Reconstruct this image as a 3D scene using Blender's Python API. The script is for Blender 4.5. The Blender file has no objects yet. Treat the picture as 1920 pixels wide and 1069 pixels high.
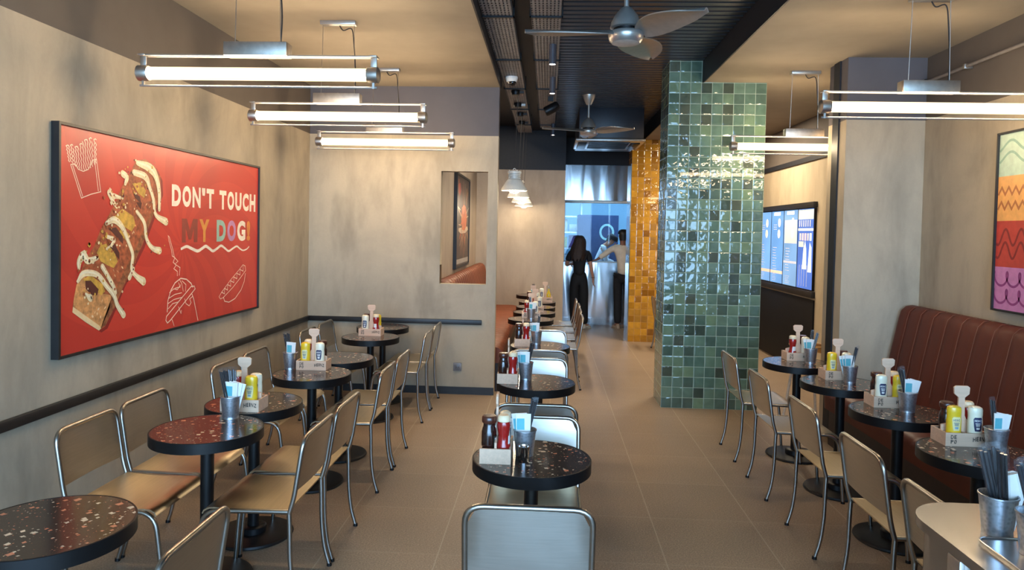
import bpy, bmesh, math, random
from mathutils import Vector, Matrix
random.seed(7)
C = bpy.context.scene.collection
SC = bpy.context.scene
PI = math.pi

# ------------------------------------------------------------------ camera, sky, exposure
cam = bpy.data.cameras.new('camera'); cam.sensor_width = 36; cam.lens = 1310/1920*36
cam.shift_y = -(534.5-472.01)/1920; cam.clip_start = .02; cam.clip_end = 200
camo = bpy.data.objects.new('camera', cam); C.objects.link(camo)
RX = Vector((.99841, .05239, .02071)); RY = Vector((.02217, -.02752, -.99938)); RZ = Vector((-.05179, .99825, -.02864))
mw = Matrix((( RX.x, -RY.x, -RZ.x, 0), (RX.y, -RY.y, -RZ.y, 0), (RX.z, -RY.z, -RZ.z, 1.67), (0, 0, 0, 1)))
camo.matrix_world = mw
SC.camera = camo
SC.view_settings.view_transform = 'Standard'; SC.view_settings.look = 'None'
SC.view_settings.gamma = 1; SC.view_settings.use_curve_mapping = False
SC.view_settings.exposure = 1.32
SC.cycles.use_denoising = True
SC.cycles.max_bounces = 8; SC.cycles.diffuse_bounces = 5; SC.cycles.glossy_bounces = 5
SC.cycles.caustics_reflective = False; SC.cycles.caustics_refractive = False
SC.cycles.sample_clamp_indirect = 6

W = bpy.data.worlds.new('daylight'); SC.world = W; W.use_nodes = True
bg = W.node_tree.nodes['Background']; bg.inputs[0].default_value = (.50, .73, 1, 1); bg.inputs[1].default_value = 2.6

LAMP_E = 42.0          # glowing tubes
SHADE_E = 5.0
TUBE_COL = (1, .765, .49)

def area(name, loc, size, power, col, aim):
    l = bpy.data.lights.new(name, 'AREA'); l.shape = 'RECTANGLE'; l.size, l.size_y = size; l.energy = power; l.color = col
    o = bpy.data.objects.new(name, l); C.objects.link(o); o.location = loc
    o.rotation_euler = Vector(aim).to_track_quat('-Z', 'Y').to_euler()
    return o
# daylight through the open glazed front behind the viewer
def point(name, loc, power, col, r=.04):
    l = bpy.data.lights.new(name, 'POINT'); l.energy = power; l.color = col; l.shadow_soft_size = r
    o = bpy.data.objects.new(name, l); C.objects.link(o); o.location = loc; return o
def spot(name, loc, power, col, deg=70):
    l = bpy.data.lights.new(name, 'SPOT'); l.energy = power; l.color = col; l.spot_size = math.radians(deg); l.spot_blend = .6; l.shadow_soft_size = .025
    o = bpy.data.objects.new(name, l); C.objects.link(o); o.location = loc; return o
area('shopfront_daylight', (.3, -2.75, 1.6), (5.4, 2.7), 185, (.29, .60, 1), (0, 1, -.05))
# added fill lights without fixtures, brightening the parts behind columns and partition
area('right_rear_fill_light', (2.35, 9.3, 3.12), (.5, 1.6), 36, (1, .84, .62), (0, 0, -1))
area('bay_fill_light', (-.86, 9.2, 3.38), (.25, 2.6), 20, (1, .86, .68), (0, 0, -1))

# ------------------------------------------------------------------ material helpers
def lin(r, g, b):
    f = lambda c: (c/255/12.92) if c/255 <= .04045 else ((c/255+.055)/1.055)**2.4
    return (f(r), f(g), f(b), 1)
class NT:
    def __init__(s, name):
        s.m = bpy.data.materials.new(name); s.m.use_nodes = True; s.t = s.m.node_tree; s.n = s.t.nodes
        s.b = s.n['Principled BSDF']; s.out = s.n['Material Output']
    def node(s, typ, **kw):
        n = s.n.new(typ)
        for k, v in kw.items(): setattr(n, k, v)
        return n
    def link(s, a, b): s.t.links.new(a, b)
    def val(s, sock, v):
        if hasattr(v, 'is_linked') or hasattr(v, 'links'): s.link(v, sock)
        else: sock.default_value = v
    def math(s, op, a, b=0.0, c=None):
        n = s.node('ShaderNodeMath', operation=op); s.val(n.inputs[0], a); s.val(n.inputs[1], b)
        if c is not None: s.val(n.inputs[2], c)
        return n.outputs[0]
    def ramp(s, fac, stops, interp='LINEAR'):
        n = s.node('ShaderNodeValToRGB'); n.color_ramp.interpolation = interp; e = n.color_ramp.elements
        while len(e) < len(stops): e.new(.5)
        for x, (p, c) in zip(e, stops): x.position = p; x.color = c
        s.link(fac, n.inputs[0]); return n.outputs[0]
    def mix(s, fac, a, b, mode='MIX'):
        n = s.node('ShaderNodeMix', data_type='RGBA', blend_type=mode)
        s.val(n.inputs[0], fac); s.val(n.inputs[6], a); s.val(n.inputs[7], b); return n.outputs[2]
    def coord(s, which='Object', scale=None):
        o = s.node('ShaderNodeTexCoord').outputs[which]
        if scale is None: return o
        m = s.node('ShaderNodeMapping'); s.link(o, m.inputs[0]); m.inputs[3].default_value = scale; return m.outputs[0]
    def noise(s, vec, scale, detail=4, rough=.55, dist=0):
        n = s.node('ShaderNodeTexNoise'); s.link(vec, n.inputs['Vector']); n.inputs['Scale'].default_value = scale
        n.inputs['Detail'].default_value = detail; n.inputs['Roughness'].default_value = rough; n.inputs['Distortion'].default_value = dist
        return n.outputs[0]
    def bump(s, h, strength=.2, dist=.01):
        n = s.node('ShaderNodeBump'); n.inputs['Strength'].default_value = strength; n.inputs['Distance'].default_value = dist
        s.link(h, n.inputs['Height']); s.link(n.outputs[0], s.b.inputs['Normal'])
    def set(s, col=None, rough=None, metal=None, spec=None, coat=None, trans=None, ior=None, emis=None, emc=None, alpha=None):
        I = s.b.inputs
        for k, v in (('Base Color', col), ('Roughness', rough), ('Metallic', metal), ('Specular IOR Level', spec), ('Coat Weight', coat),
                     ('Transmission Weight', trans), ('IOR', ior), ('Emission Strength', emis), ('Emission Color', emc), ('Alpha', alpha)):
            if v is not None: s.val(I[k], v)
        return s
MATS = {}
def plain(name, rgb, rough=.5, metal=0, spec=.5, coat=0, mott=.06, nscale=30):
    if name in MATS: return MATS[name]
    t = NT(name); c = lin(*rgb)
    v = t.noise(t.coord(), nscale, 3)
    lo = tuple(x*(1-mott*2) for x in c[:3])+(1,); hi = tuple(min(1, x*(1+mott*2)) for x in c[:3])+(1,)
    t.set(col=t.ramp(v, [(.3, lo), (.7, hi)]), rough=rough, metal=metal, spec=spec, coat=coat)
    MATS[name] = t.m; return t.m
def tube_glass():
    t = NT('frosted_lamp_glass'); tr = t.node('ShaderNodeBsdfTransparent'); em = t.node('ShaderNodeEmission'); em.inputs[0].default_value = (1, .70, .36, 1); em.inputs[1].default_value = 2.2
    mx = t.node('ShaderNodeMixShader'); mx.inputs[0].default_value = .28; t.link(tr.outputs[0], mx.inputs[1]); t.link(em.outputs[0], mx.inputs[2]); t.link(mx.outputs[0], t.out.inputs[0]); return t.m
M_TGLASS = tube_glass()
def glow(name, col, e):
    t = NT(name); t.set(col=(.8, .8, .8, 1), emis=e, emc=(*col, 1)); MATS[name] = t.m; return t.m

def concrete(name, base, dark, warm, k=1.0):
    t = NT(name); co = t.coord()
    a = t.noise(co, .75, 5, .6, .6); b = t.noise(t.coord('Object', (1, 1, .35)), 2.6, 6, .65, .4); g = t.noise(co, 60, 3, .6)
    c1 = t.ramp(a, [(.33, lin(*dark)), (.5, lin(*base)), (.72, lin(*warm))])
    c2 = t.ramp(b, [(.28, lin(*[x*.80 for x in dark])), (.55, lin(*base)), (.8, lin(*warm))])
    c = t.mix(.45, c1, c2)
    sp = t.ramp(t.noise(t.coord('Object', (1.6, 1.6, .55)), 1.3, 4, .6), [(.58, (0, 0, 0, 1)), (.74, (1, 1, 1, 1))])
    c = t.mix(t.math('MULTIPLY', sp, .42*k), c, lin(*[x*.62 for x in dark]))
    c = t.mix(t.math('MULTIPLY', g, .16), c, lin(*[x*.7 for x in base]))
    t.set(col=c, rough=.78, spec=.25); t.bump(t.math('ADD', t.math('MULTIPLY', b, .8), t.math('MULTIPLY', g, .15)), .18, .02)
    return t.m
M_CONC = concrete('polished_concrete_plaster', (182, 168, 146), (155, 145, 128), (196, 182, 157))
M_CONC2 = concrete('warm_concrete_plaster', (176, 160, 142), (158, 144, 130), (186, 170, 152), .6)
M_CONC3 = concrete('tan_concrete_plaster', (186, 168, 140), (170, 152, 126), (196, 178, 150), .4)
M_TAUPE = plain('taupe_ceiling_paint', (98, 89, 81), .7, spec=.25, mott=.03, nscale=4)
M_CEIL = plain('ceiling_paint', (147, 135, 118), .7, spec=.25, mott=.03, nscale=4)
M_SLATE = plain('slate_wall_paint', (92, 88, 91), .65, spec=.25, mott=.03, nscale=4)
M_BLACKP = plain('black_ceiling_paint', (35, 35, 39), .55, spec=.3, mott=.05)
M_BLACK = plain('matt_black_steel', (17, 16, 17), .4, spec=.28, mott=.05)
M_BLACKT = plain('black_painted_timber', (30, 28, 28), .45, mott=.1, nscale=14)
M_TUBE = plain('polished_steel_tube', (164, 158, 150), .30, 1, mott=.04)
M_ALU = plain('satin_aluminium', (176, 168, 158), .45, 1, mott=.05)
M_ALUP = plain('silver_lacquer', (176, 172, 166), .32, .7, mott=.03)
M_WHITE = plain('white_enamel', (226, 220, 206), .3, coat=.3, mott=.02)
M_WHITEP = plain('white_plastic', (232, 230, 224), .35, mott=.02)
M_CABLE = plain('dark_cable', (40, 36, 34), .6)
M_TUBEGL = glow('glowing_lamp_tube', TUBE_COL, LAMP_E)
M_BULB = glow('glowing_bulb', (1, .85, .62), SHADE_E)
M_SPOT = glow('glowing_spot_lens', (1, .92, .80), 14)

def brushed(name, rgb, axis, rough=.30):
    t = NT(name); s = [3, 3, 3]; s[axis] = 3
    for i in range(3):
        if i != axis: s[i] = 220
    v = t.noise(t.coord('Object', tuple(s)), 1, 3, .6); c = lin(*rgb); blot = t.noise(t.coord(), 7, 3)
    col = t.ramp(v, [(.3, tuple(x*.88 for x in c[:3])+(1,)), (.7, c)])
    t.set(col=col, metal=1, rough=t.math('ADD', t.math('MULTIPLY', v, .12), t.math('ADD', t.math('MULTIPLY', blot, .14), rough-.12)))
    t.bump(v, .05, .002); MATS[name] = t.m; return t.m
def sheet_steel(name, rot, ani, rgb):
    t = NT(name); tg = t.node('ShaderNodeTangent', direction_type='UV_MAP'); t.link(tg.outputs[0], t.b.inputs['Tangent'])
    v = t.noise(t.coord('Object', (160, 3, 160)), 1, 3, .6); c = lin(*rgb); bl = t.noise(t.coord(), 6, 3)
    t.set(col=t.ramp(v, [(.3, tuple(x*.9 for x in c[:3])+(1,)), (.7, c)]), metal=1, rough=t.math('ADD', .29, t.math('MULTIPLY', bl, .10)))
    t.b.inputs['Anisotropic'].default_value = ani; t.b.inputs['Anisotropic Rotation'].default_value = rot; return t.m
M_SHEET = sheet_steel('brushed_back_sheet', .25, .5, (188, 182, 172)); M_SHEETS = sheet_steel('brushed_seat_sheet', 0, .5, (212, 194, 162))  # one stainless steel; warm lamp reflection tinted into the seat colour
M_STAIN = plain('brushed_counter_steel', (190, 190, 190), .24, 1, mott=.03, nscale=5)
def dented():
    t = NT('rippled_stainless_sheet'); co = t.coord('Object', (2.6, 1, .55)); v = t.noise(co, 1.5, 1, .3, .6)
    t.set(col=lin(200, 202, 206), metal=1, rough=.17); t.bump(v, .16, .10); return t.m
M_DENT = dented()
def galv():
    t = NT('galvanised_steel'); v = t.node('ShaderNodeTexVoronoi'); t.link(t.coord(), v.inputs['Vector']); v.inputs['Scale'].default_value = 90
    t.set(col=t.ramp(v.outputs['Distance'], [(0, lin(150, 154, 160)), (.6, lin(188, 192, 198))]), metal=.9, rough=.36); return t.m
M_GALV = galv()

def floor_mat():
    t = NT('speckled_porcelain_tiles'); co = t.coord(); sep = t.node('ShaderNodeSeparateXYZ'); t.link(co, sep.inputs[0])
    P = .585
    fx = t.math('ADD', t.math('DIVIDE', t.math('SUBTRACT', sep.outputs[0], 1.221), P), 40); fy = t.math('ADD', t.math('DIVIDE', t.math('SUBTRACT', sep.outputs[1], 4.70), P), 40)
    def line(f):
        r = t.math('FRACT', f); d = t.math('MINIMUM', r, t.math('SUBTRACT', 1, r)); return t.math('LESS_THAN', d, .0052)
    g = t.math('MAXIMUM', line(fx), t.math('MULTIPLY', line(fy), .55))
    cmb = t.node('ShaderNodeCombineXYZ'); t.link(t.math('FLOOR', fx), cmb.inputs[0]); t.link(t.math('FLOOR', fy), cmb.inputs[1])
    wn = t.node('ShaderNodeTexWhiteNoise', noise_dimensions='3D'); t.link(cmb.outputs[0], wn.inputs['Vector'])
    sp = t.noise(co, 120, 3, .8); lg = t.noise(co, 1.6, 4)
    base = t.ramp(sp, [(.28, lin(80, 66, 52)), (.5, lin(146, 124, 101)), (.68, lin(206, 182, 152))])
    base = t.mix(.42, base, t.ramp(lg, [(.3, lin(134, 114, 93)), (.7, lin(154, 132, 109))]))
    base = t.mix(t.math('MULTIPLY', wn.outputs[0], .16), base, lin(88, 78, 70))
    t.set(col=t.mix(t.math('MULTIPLY', g, .7), base, lin(176, 160, 136)), rough=t.math('ADD', .36, t.math('MULTIPLY', sp, .2)), spec=.45)
    t.bump(t.math('SUBTRACT', t.math('MULTIPLY', sp, .3), g), .08, .004)
    return t.m
M_FLOOR = floor_mat()

def zellige(name, stops, ox, oz, px, pz, grout):
    t = NT(name); co = t.coord(); sep = t.node('ShaderNodeSeparateXYZ'); t.link(co, sep.inputs[0])
    geo = t.node('ShaderNodeNewGeometry'); ns = t.node('ShaderNodeSeparateXYZ'); t.link(geo.outputs['True Normal'], ns.inputs[0])
    side = t.math('GREATER_THAN', t.math('ABSOLUTE', ns.outputs[0]), .5)
    u = t.math('ADD', t.math('MULTIPLY', t.math('SUBTRACT', sep.outputs[0], ox), t.math('SUBTRACT', 1, side)), t.math('MULTIPLY', t.math('SUBTRACT', sep.outputs[1], 3), side))
    fu = t.math('ADD', t.math('DIVIDE', u, px), 60); fv = t.math('ADD', t.math('DIVIDE', t.math('SUBTRACT', sep.outputs[2], oz), pz), 60)
    ru = t.math('FRACT', fu); rv = t.math('FRACT', fv)
    cmb = t.node('ShaderNodeCombineXYZ'); t.link(t.math('FLOOR', fu), cmb.inputs[0]); t.link(t.math('FLOOR', fv), cmb.inputs[1]); t.link(t.math('MULTIPLY', side, 17.3), cmb.inputs[2])
    wn = t.node('ShaderNodeTexWhiteNoise', noise_dimensions='3D'); t.link(cmb.outputs[0], wn.inputs['Vector'])
    sc = t.node('ShaderNodeSeparateColor'); t.link(wn.outputs['Color'], sc.inputs[0])
    du = t.math('MINIMUM', ru, t.math('SUBTRACT', 1, ru)); dv = t.math('MINIMUM', rv, t.math('SUBTRACT', 1, rv)); d = t.math('MINIMUM', du, dv)
    gm = t.math('LESS_THAN', d, .022)
    # every tile has its own ripples: shift the noise by the tile's random number
    va = t.node('ShaderNodeVectorMath', operation='MULTIPLY_ADD'); t.link(wn.outputs['Color'], va.inputs[0]); va.inputs[1].default_value = (9, 9, 9); t.link(co, va.inputs[2])
    nz = t.noise(va.outputs[0], 14, 1, .4, .4); nz2 = t.noise(va.outputs[0], 42, 2, .5)
    tilt = t.math('ADD', t.math('MULTIPLY', t.math('SUBTRACT', sc.outputs[0], .5), t.math('SUBTRACT', ru, .5)), t.math('MULTIPLY', t.math('SUBTRACT', sc.outputs[1], .5), t.math('SUBTRACT', rv, .5)))
    edge = t.math('MINIMUM', t.math('MULTIPLY', d, 9), 1)
    h = t.math('ADD', t.math('ADD', t.math('MULTIPLY', nz, 1.0), t.math('MULTIPLY', nz2, .08)), t.math('ADD', t.math('MULTIPLY', tilt, .9), t.math('MULTIPLY', edge, .35)))
    base = t.ramp(wn.outputs[0], stops)
    cl = t.ramp(nz, [(.3, (.86, .86, .86, 1)), (.7, (1.06, 1.06, 1.06, 1))])
    base = t.mix(1.0, base, cl, 'MULTIPLY')
    t.set(col=t.mix(gm, base, lin(*grout)), rough=t.math('ADD', .06, t.math('MULTIPLY', gm, .6)), spec=.6, coat=.25)
    t.bump(h, .42, .012)
    return t.m
G = lambda *s: [(p, lin(*c)) for p, c in s]
M_GREEN = zellige('green_glazed_tile', G((0, (56, 72, 62)), (.10, (72, 80, 66)), (.2, (72, 92, 80)), (.45, (84, 110, 94)), (.7, (92, 117, 100)), (.88, (100, 124, 102)), (1, (106, 128, 96))), 1.118, 0, .917/9, .1008, (150, 168, 148))
M_AMBER = zellige('amber_glazed_tile', G((0, (140, 90, 26)), (.2, (176, 122, 32)), (.5, (196, 140, 40)), (.8, (206, 150, 50)), (1, (152, 108, 44))), 1.25, 0, .102, .102, (176, 128, 60))

def terrazzo():
    t = NT('dark_terrazzo'); co = t.coord('Object', (1, 1.0, 0)); 
    wob = t.node('ShaderNodeVectorMath', operation='MULTIPLY_ADD'); nn = t.node('ShaderNodeTexNoise'); t.link(co, nn.inputs['Vector']); nn.inputs['Scale'].default_value = 25
    t.link(nn.outputs['Color'], wob.inputs[0]); wob.inputs[1].default_value = (.02, .02, 0); t.link(co, wob.inputs[2])
    def chips(scale, thr, pick):
        v = t.node('ShaderNodeTexVoronoi', feature='F1', distance='MANHATTAN'); t.link(wob.outputs[0], v.inputs['Vector']); v.inputs['Scale'].default_value = scale
        s = t.node('ShaderNodeSeparateColor'); t.link(v.outputs['Color'], s.inputs[0])
        size = t.math('MULTIPLY', s.outputs[1], thr)
        m = t.math('MULTIPLY', t.math('LESS_THAN', v.outputs['Distance'], size), t.math('GREATER_THAN', s.outputs[0], pick))
        c = t.ramp(s.outputs[2], G((0, (214, 138, 104)), (.3, (232, 196, 150)), (.55, (206, 120, 86)), (.8, (226, 206, 178)), (1, (190, 150, 128))), 'CONSTANT')
        return m, c
    m1, c1 = chips(46, .60, .48); m2, c2 = chips(90, .5, .45); m3, c3 = chips(27, .5, .58)
    base = t.ramp(t.noise(co, 40, 3), G((.3, (40, 32, 28)), (.7, (58, 47, 40))))
    c = t.mix(t.math('MULTIPLY', m2, .55), base, c2); c = t.mix(m1, c, c1); c = t.mix(m3, c, c3)
    t.set(col=c, rough=.16, spec=.5, coat=.15); t.b.inputs['Coat Roughness'].default_value = .06; return t.m
M_TERR = terrazzo()
def wood(name, rgb):
    t = NT(name); v = t.noise(t.coord('Object', (3, 40, 40)), 1.5, 4, .6, .4); c = lin(*rgb)
    t.set(col=t.ramp(v, [(.3, tuple(x*.82 for x in c[:3])+(1,)), (.7, c)]), rough=.55); return t.m
M_WOOD = wood('pale_beech', (226, 190, 160)); M_WOODH = wood('honey_bamboo', (196, 152, 92))
def leather(name, rgb):
    t = NT(name); co = t.coord(); v = t.node('ShaderNodeTexVoronoi'); t.link(co, v.inputs['Vector']); v.inputs['Scale'].default_value = 260
    n = t.noise(co, 3, 4); c = lin(*rgb)
    t.set(col=t.ramp(n, [(.3, tuple(x*.85 for x in c[:3])+(1,)), (.7, tuple(x*1.1 for x in c[:3])+(1,))]), rough=.46, spec=.25); t.bump(v.outputs['Distance'], .12, .002); return t.m
M_LEATH = leather('brown_leather', (92, 42, 29)); M_LEATH2 = leather('cognac_leather', (122, 64, 38))
M_STITCH = plain('stitch_thread', (126, 80, 60), .7)
def perforated():
    t = NT('perforated_tray_steel'); co = t.coord(); s = t.node('ShaderNodeSeparateXYZ'); t.link(co, s.inputs[0])
    fx = t.math('FRACT', t.math('MULTIPLY', t.math('ADD', s.outputs[0], 5), 1/.026)); fy = t.math('FRACT', t.math('MULTIPLY', t.math('ADD', s.outputs[1], 5), 1/.05))
    m = t.math('MULTIPLY', t.math('LESS_THAN', t.math('ABSOLUTE', t.math('SUBTRACT', fx, .5)), .2), t.math('LESS_THAN', t.math('ABSOLUTE', t.math('SUBTRACT', fy, .5)), .3))
    t.set(col=t.ramp(t.noise(co, 18, 3), G((.3, (112, 111, 114)), (.7, (138, 137, 140)))), rough=.5, metal=.3, alpha=t.math('SUBTRACT', 1, m)); return t.m
M_PERF = perforated()
M_CORR = plain('black_corrugated_sheet', (47, 45, 47), .4, spec=.4)

# ------------------------------------------------------------------ mesh helpers
def fillet(pts, r, n=5):
    pts = [Vector(p) for p in pts]; out = [pts[0]]
    rs = r if isinstance(r, (list, tuple)) else [r]*(len(pts)-2)
    for i in range(1, len(pts)-1):
        a, b, c = pts[i-1], pts[i], pts[i+1]; d1 = (a-b); d2 = (c-b); rr = min(rs[i-1], d1.length*.49, d2.length*.49)
        p, q = b+d1.normalized()*rr, b+d2.normalized()*rr
        for k in range(n+1):
            t = k/n; out.append(p*(1-t)**2+b*2*t*(1-t)+q*t*t)
    out.append(pts[-1]); return out
def smooth_path(pts, n=5):
    P = [Vector(p) for p in pts]; P = [P[0]*2-P[1]]+P+[P[-1]*2-P[-2]]; out = []
    for i in range(1, len(P)-2):
        for k in range(n):
            t = k/n; a, b, c, d = P[i-1:i+3]
            out.append(.5*((2*b)+(c-a)*t+(2*a-5*b+4*c-d)*t*t+(3*b-a-3*c+d)*t**3))
    out.append(P[-2]); return out
class MB:
    def __init__(s): s.bm = bmesh.new(); s.mi = 0
    def _mark(s, fs):
        for f in fs: f.material_index = s.mi
    def box(s, x0, x1, y0, y1, z0, z1, bev=0, seg=2):
        vs = [s.bm.verts.new((x, y, z)) for x in (x0, x1) for y in (y0, y1) for z in (z0, z1)]
        q = [(0, 1, 3, 2), (4, 6, 7, 5), (0, 4, 5, 1), (2, 3, 7, 6), (0, 2, 6, 4), (1, 5, 7, 3)]
        fs = [s.bm.faces.new([vs[i] for i in f]) for f in q]
        if bev:
            es = list({e for f in fs for e in f.edges}); r = bmesh.ops.bevel(s.bm, geom=es, offset=bev, segments=seg, affect='EDGES', profile=.5); fs = r['faces']
            for f in {g for v in r['verts'] for g in v.link_faces}: f.material_index = s.mi
        s._mark([f for f in fs if f.is_valid]); return s
    def prism(s, pts, w0, w1, fn=lambda u, v, w: (u, v, w)):
        a = [s.bm.verts.new(fn(u, v, w0)) for u, v in pts]; b = [s.bm.verts.new(fn(u, v, w1)) for u, v in pts]; n = len(pts)
        fs = [s.bm.faces.new(a[::-1]), s.bm.faces.new(b)]+[s.bm.faces.new((a[i], a[(i+1) % n], b[(i+1) % n], b[i])) for i in range(n)]
        s._mark(fs); return s
    def flat(s, pts, w, fn):
        f = s.bm.faces.new([s.bm.verts.new(fn(u, v, w)) for u, v in pts]); s._mark([f]); return s
    def ribbon(s, pts, wd, w, fn, closed=False):
        P = [Vector((p[0], p[1])) for p in pts]; n = len(P); L = []; R = []
        for i in range(n):
            a = P[i-1] if (i > 0 or closed) else None; c = P[(i+1) % n] if (i < n-1 or closed) else None
            d1 = (P[i]-a).normalized() if a is not None and (P[i]-a).length > 1e-9 else None; d2 = (c-P[i]).normalized() if c is not None and (c-P[i]).length > 1e-9 else None
            if d1 is None: d1 = d2
            if d2 is None: d2 = d1
            n1 = Vector((-d1.y, d1.x)); n2 = Vector((-d2.y, d2.x)); m = n1+n2
            if m.length < .3: m = n1
            m.normalize(); k = min(1/max(.35, m.dot(n1)), 1.8); wi = wd[i] if isinstance(wd, (list, tuple)) else wd
            L.append(s.bm.verts.new(fn(*(P[i]+m*wi*.5*k), w))); R.append(s.bm.verts.new(fn(*(P[i]-m*wi*.5*k), w)))
        for i in range(n if closed else n-1):
            j = (i+1) % n; s._mark([s.bm.faces.new((R[i], R[j], L[j], L[i]))])
        return s
    def tube(s, pts, r, n=8, closed=False):
        P = [Vector(p) for p in pts]; m = len(P); rings = []; prev = None
        for i in range(m):
            if closed: d = (P[(i+1) % m]-P[i-1])
            else: d = P[min(i+1, m-1)]-P[max(i-1, 0)]
            d.normalize()
            if prev is None:
                u = d.orthogonal().normalized()
            else:
                u = prev-d*prev.dot(d)
                if u.length < 1e-6: u = d.orthogonal()
                u.normalize()
            prev = u; v = d.cross(u); rr = r[i] if isinstance(r, (list, tuple)) else r
            rings.append([s.bm.verts.new(P[i]+(u*math.cos(2*PI*k/n)+v*math.sin(2*PI*k/n))*rr) for k in range(n)])
        for i in range(m if closed else m-1):
            a, b = rings[i], rings[(i+1) % m]
            s._mark([s.bm.faces.new((a[k], a[(k+1) % n], b[(k+1) % n], b[k])) for k in range(n)])
        if not closed: s._mark([s.bm.faces.new(rings[0][::-1]), s.bm.faces.new(rings[-1])])
        return s
    def lathe(s, prof, n=24, c=(0, 0, 0), sx=1, sy=1):
        rings = []
        for r, z in prof:
            if r < 1e-5: rings.append([s.bm.verts.new((c[0], c[1], c[2]+z))])
            else: rings.append([s.bm.verts.new((c[0]+r*sx*math.cos(2*PI*k/n), c[1]+r*sy*math.sin(2*PI*k/n), c[2]+z)) for k in range(n)])
        for a, b in zip(rings, rings[1:]):
            for k in range(n):
                l = (k+1) % n; q = [a[k % len(a)], a[l % len(a)], b[l % len(b)], b[k % len(b)]]
                q2 = []
                for v in q:
                    if v not in q2: q2.append(v)
                if len(q2) > 2: s._mark([s.bm.faces.new(q2)])
        return s
    def sheet(s, grid, th):   # grid of points -> closed thin sheet, th along -normal
        nu, nv = len(grid), len(grid[0]); T = [[Vector(p) for p in r] for r in grid]; N = []
        for i in range(nu):
            N.append([])
            for j in range(nv):
                a = T[min(i+1, nu-1)][j]-T[max(i-1, 0)][j]; b = T[i][min(j+1, nv-1)]-T[i][max(j-1, 0)]; N[-1].append(a.cross(b).normalized())
        A = [[s.bm.verts.new(T[i][j]) for j in range(nv)] for i in range(nu)]; B = [[s.bm.verts.new(T[i][j]-N[i][j]*th) for j in range(nv)] for i in range(nu)]; fs = []
        for i in range(nu-1):
            for j in range(nv-1):
                fs.append(s.bm.faces.new((A[i][j], A[i+1][j], A[i+1][j+1], A[i][j+1]))); fs.append(s.bm.faces.new((B[i][j], B[i][j+1], B[i+1][j+1], B[i+1][j])))
        rim = [(i, 0) for i in range(nu)]+[(nu-1, j) for j in range(1, nv)]+[(i, nv-1) for i in range(nu-2, -1, -1)]+[(0, j) for j in range(nv-2, 0, -1)]
        for k in range(len(rim)):
            (i, j), (p, q) = rim[k], rim[(k+1) % len(rim)]; fs.append(s.bm.faces.new((A[i][j], B[i][j], B[p][q], A[p][q])))
        uv = s.bm.loops.layers.uv.verify(); ix = {}
        for i in range(nu):
            for j in range(nv): ix[A[i][j]] = ix[B[i][j]] = (i/(nu-1), j/(nv-1))
        for f in fs:
            for l in f.loops: l[uv].uv = ix[l.vert]
        s._mark(fs); return s
    def ball(s, c, r, sx=1, sy=1, sz=1, u=14, v=9):
        prof = [(r*math.sin(PI*i/v), -r*math.cos(PI*i/v)*sz) for i in range(v+1)]
        return s.lathe(prof, u, c, sx, sy)
    def xf(s, m): s.bm.transform(m); return s
    def build(s, name, mat, parent=None, sharp=38, recalc=True):
        bm = s.bm
        if recalc: bmesh.ops.recalc_face_normals(bm, faces=bm.faces)
        bm.normal_update()
        for f in bm.faces: f.smooth = True
        lim = math.radians(sharp)
        for e in bm.edges:
            if len(e.link_faces) == 2 and e.calc_face_angle(0) > lim: e.smooth = False
        me = bpy.data.meshes.new(name); bm.to_mesh(me); bm.free()
        for m in (mat if isinstance(mat, (list, tuple)) else [mat]): me.materials.append(m)
        o = bpy.data.objects.new(name, me); C.objects.link(o)
        if parent is not None: o.parent = parent
        return o
def tag(o, label, cat, group=None, kind=None):
    o['label'] = label; o['category'] = cat
    if group: o['group'] = group
    if kind: o['kind'] = kind
    return o
def thing(name, label, cat, loc=(0, 0, 0), rz=0, group=None):
    o = bpy.data.objects.new(name, None); C.objects.link(o); o.location = loc; o.rotation_euler = (0, 0, rz); o.empty_display_size = .1
    return tag(o, label, cat, group)
def dup(o, loc, rz=0, label=None, group=None, parent=None):
    c = o.copy(); C.objects.link(c)
    if parent is None:
        c.location = loc; c.rotation_euler = (0, 0, rz)
        if label: c['label'] = label
        if group: c['group'] = group
    else: c.parent = parent
    for ch in list(o.children): dup(ch, None, parent=c)
    return c
def struct(name, mb, mat, label=None, cat=None):
    o = mb.build(name, mat); o['kind'] = 'structure'
    if label: o['label'] = label; o['category'] = cat
    return o
class Kit:      # first call uses the prototype, later calls copy it
    def __init__(s, make): s.make = make; s.p = None
    def put(s, loc, rz, label, group=None):
        if s.p is None:
            s.p = s.make(label); s.p.location = loc; s.p.rotation_euler = (0, 0, rz)
            if group: s.p['group'] = group
            return s.p
        return dup(s.p, loc, rz, label, group)

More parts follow.
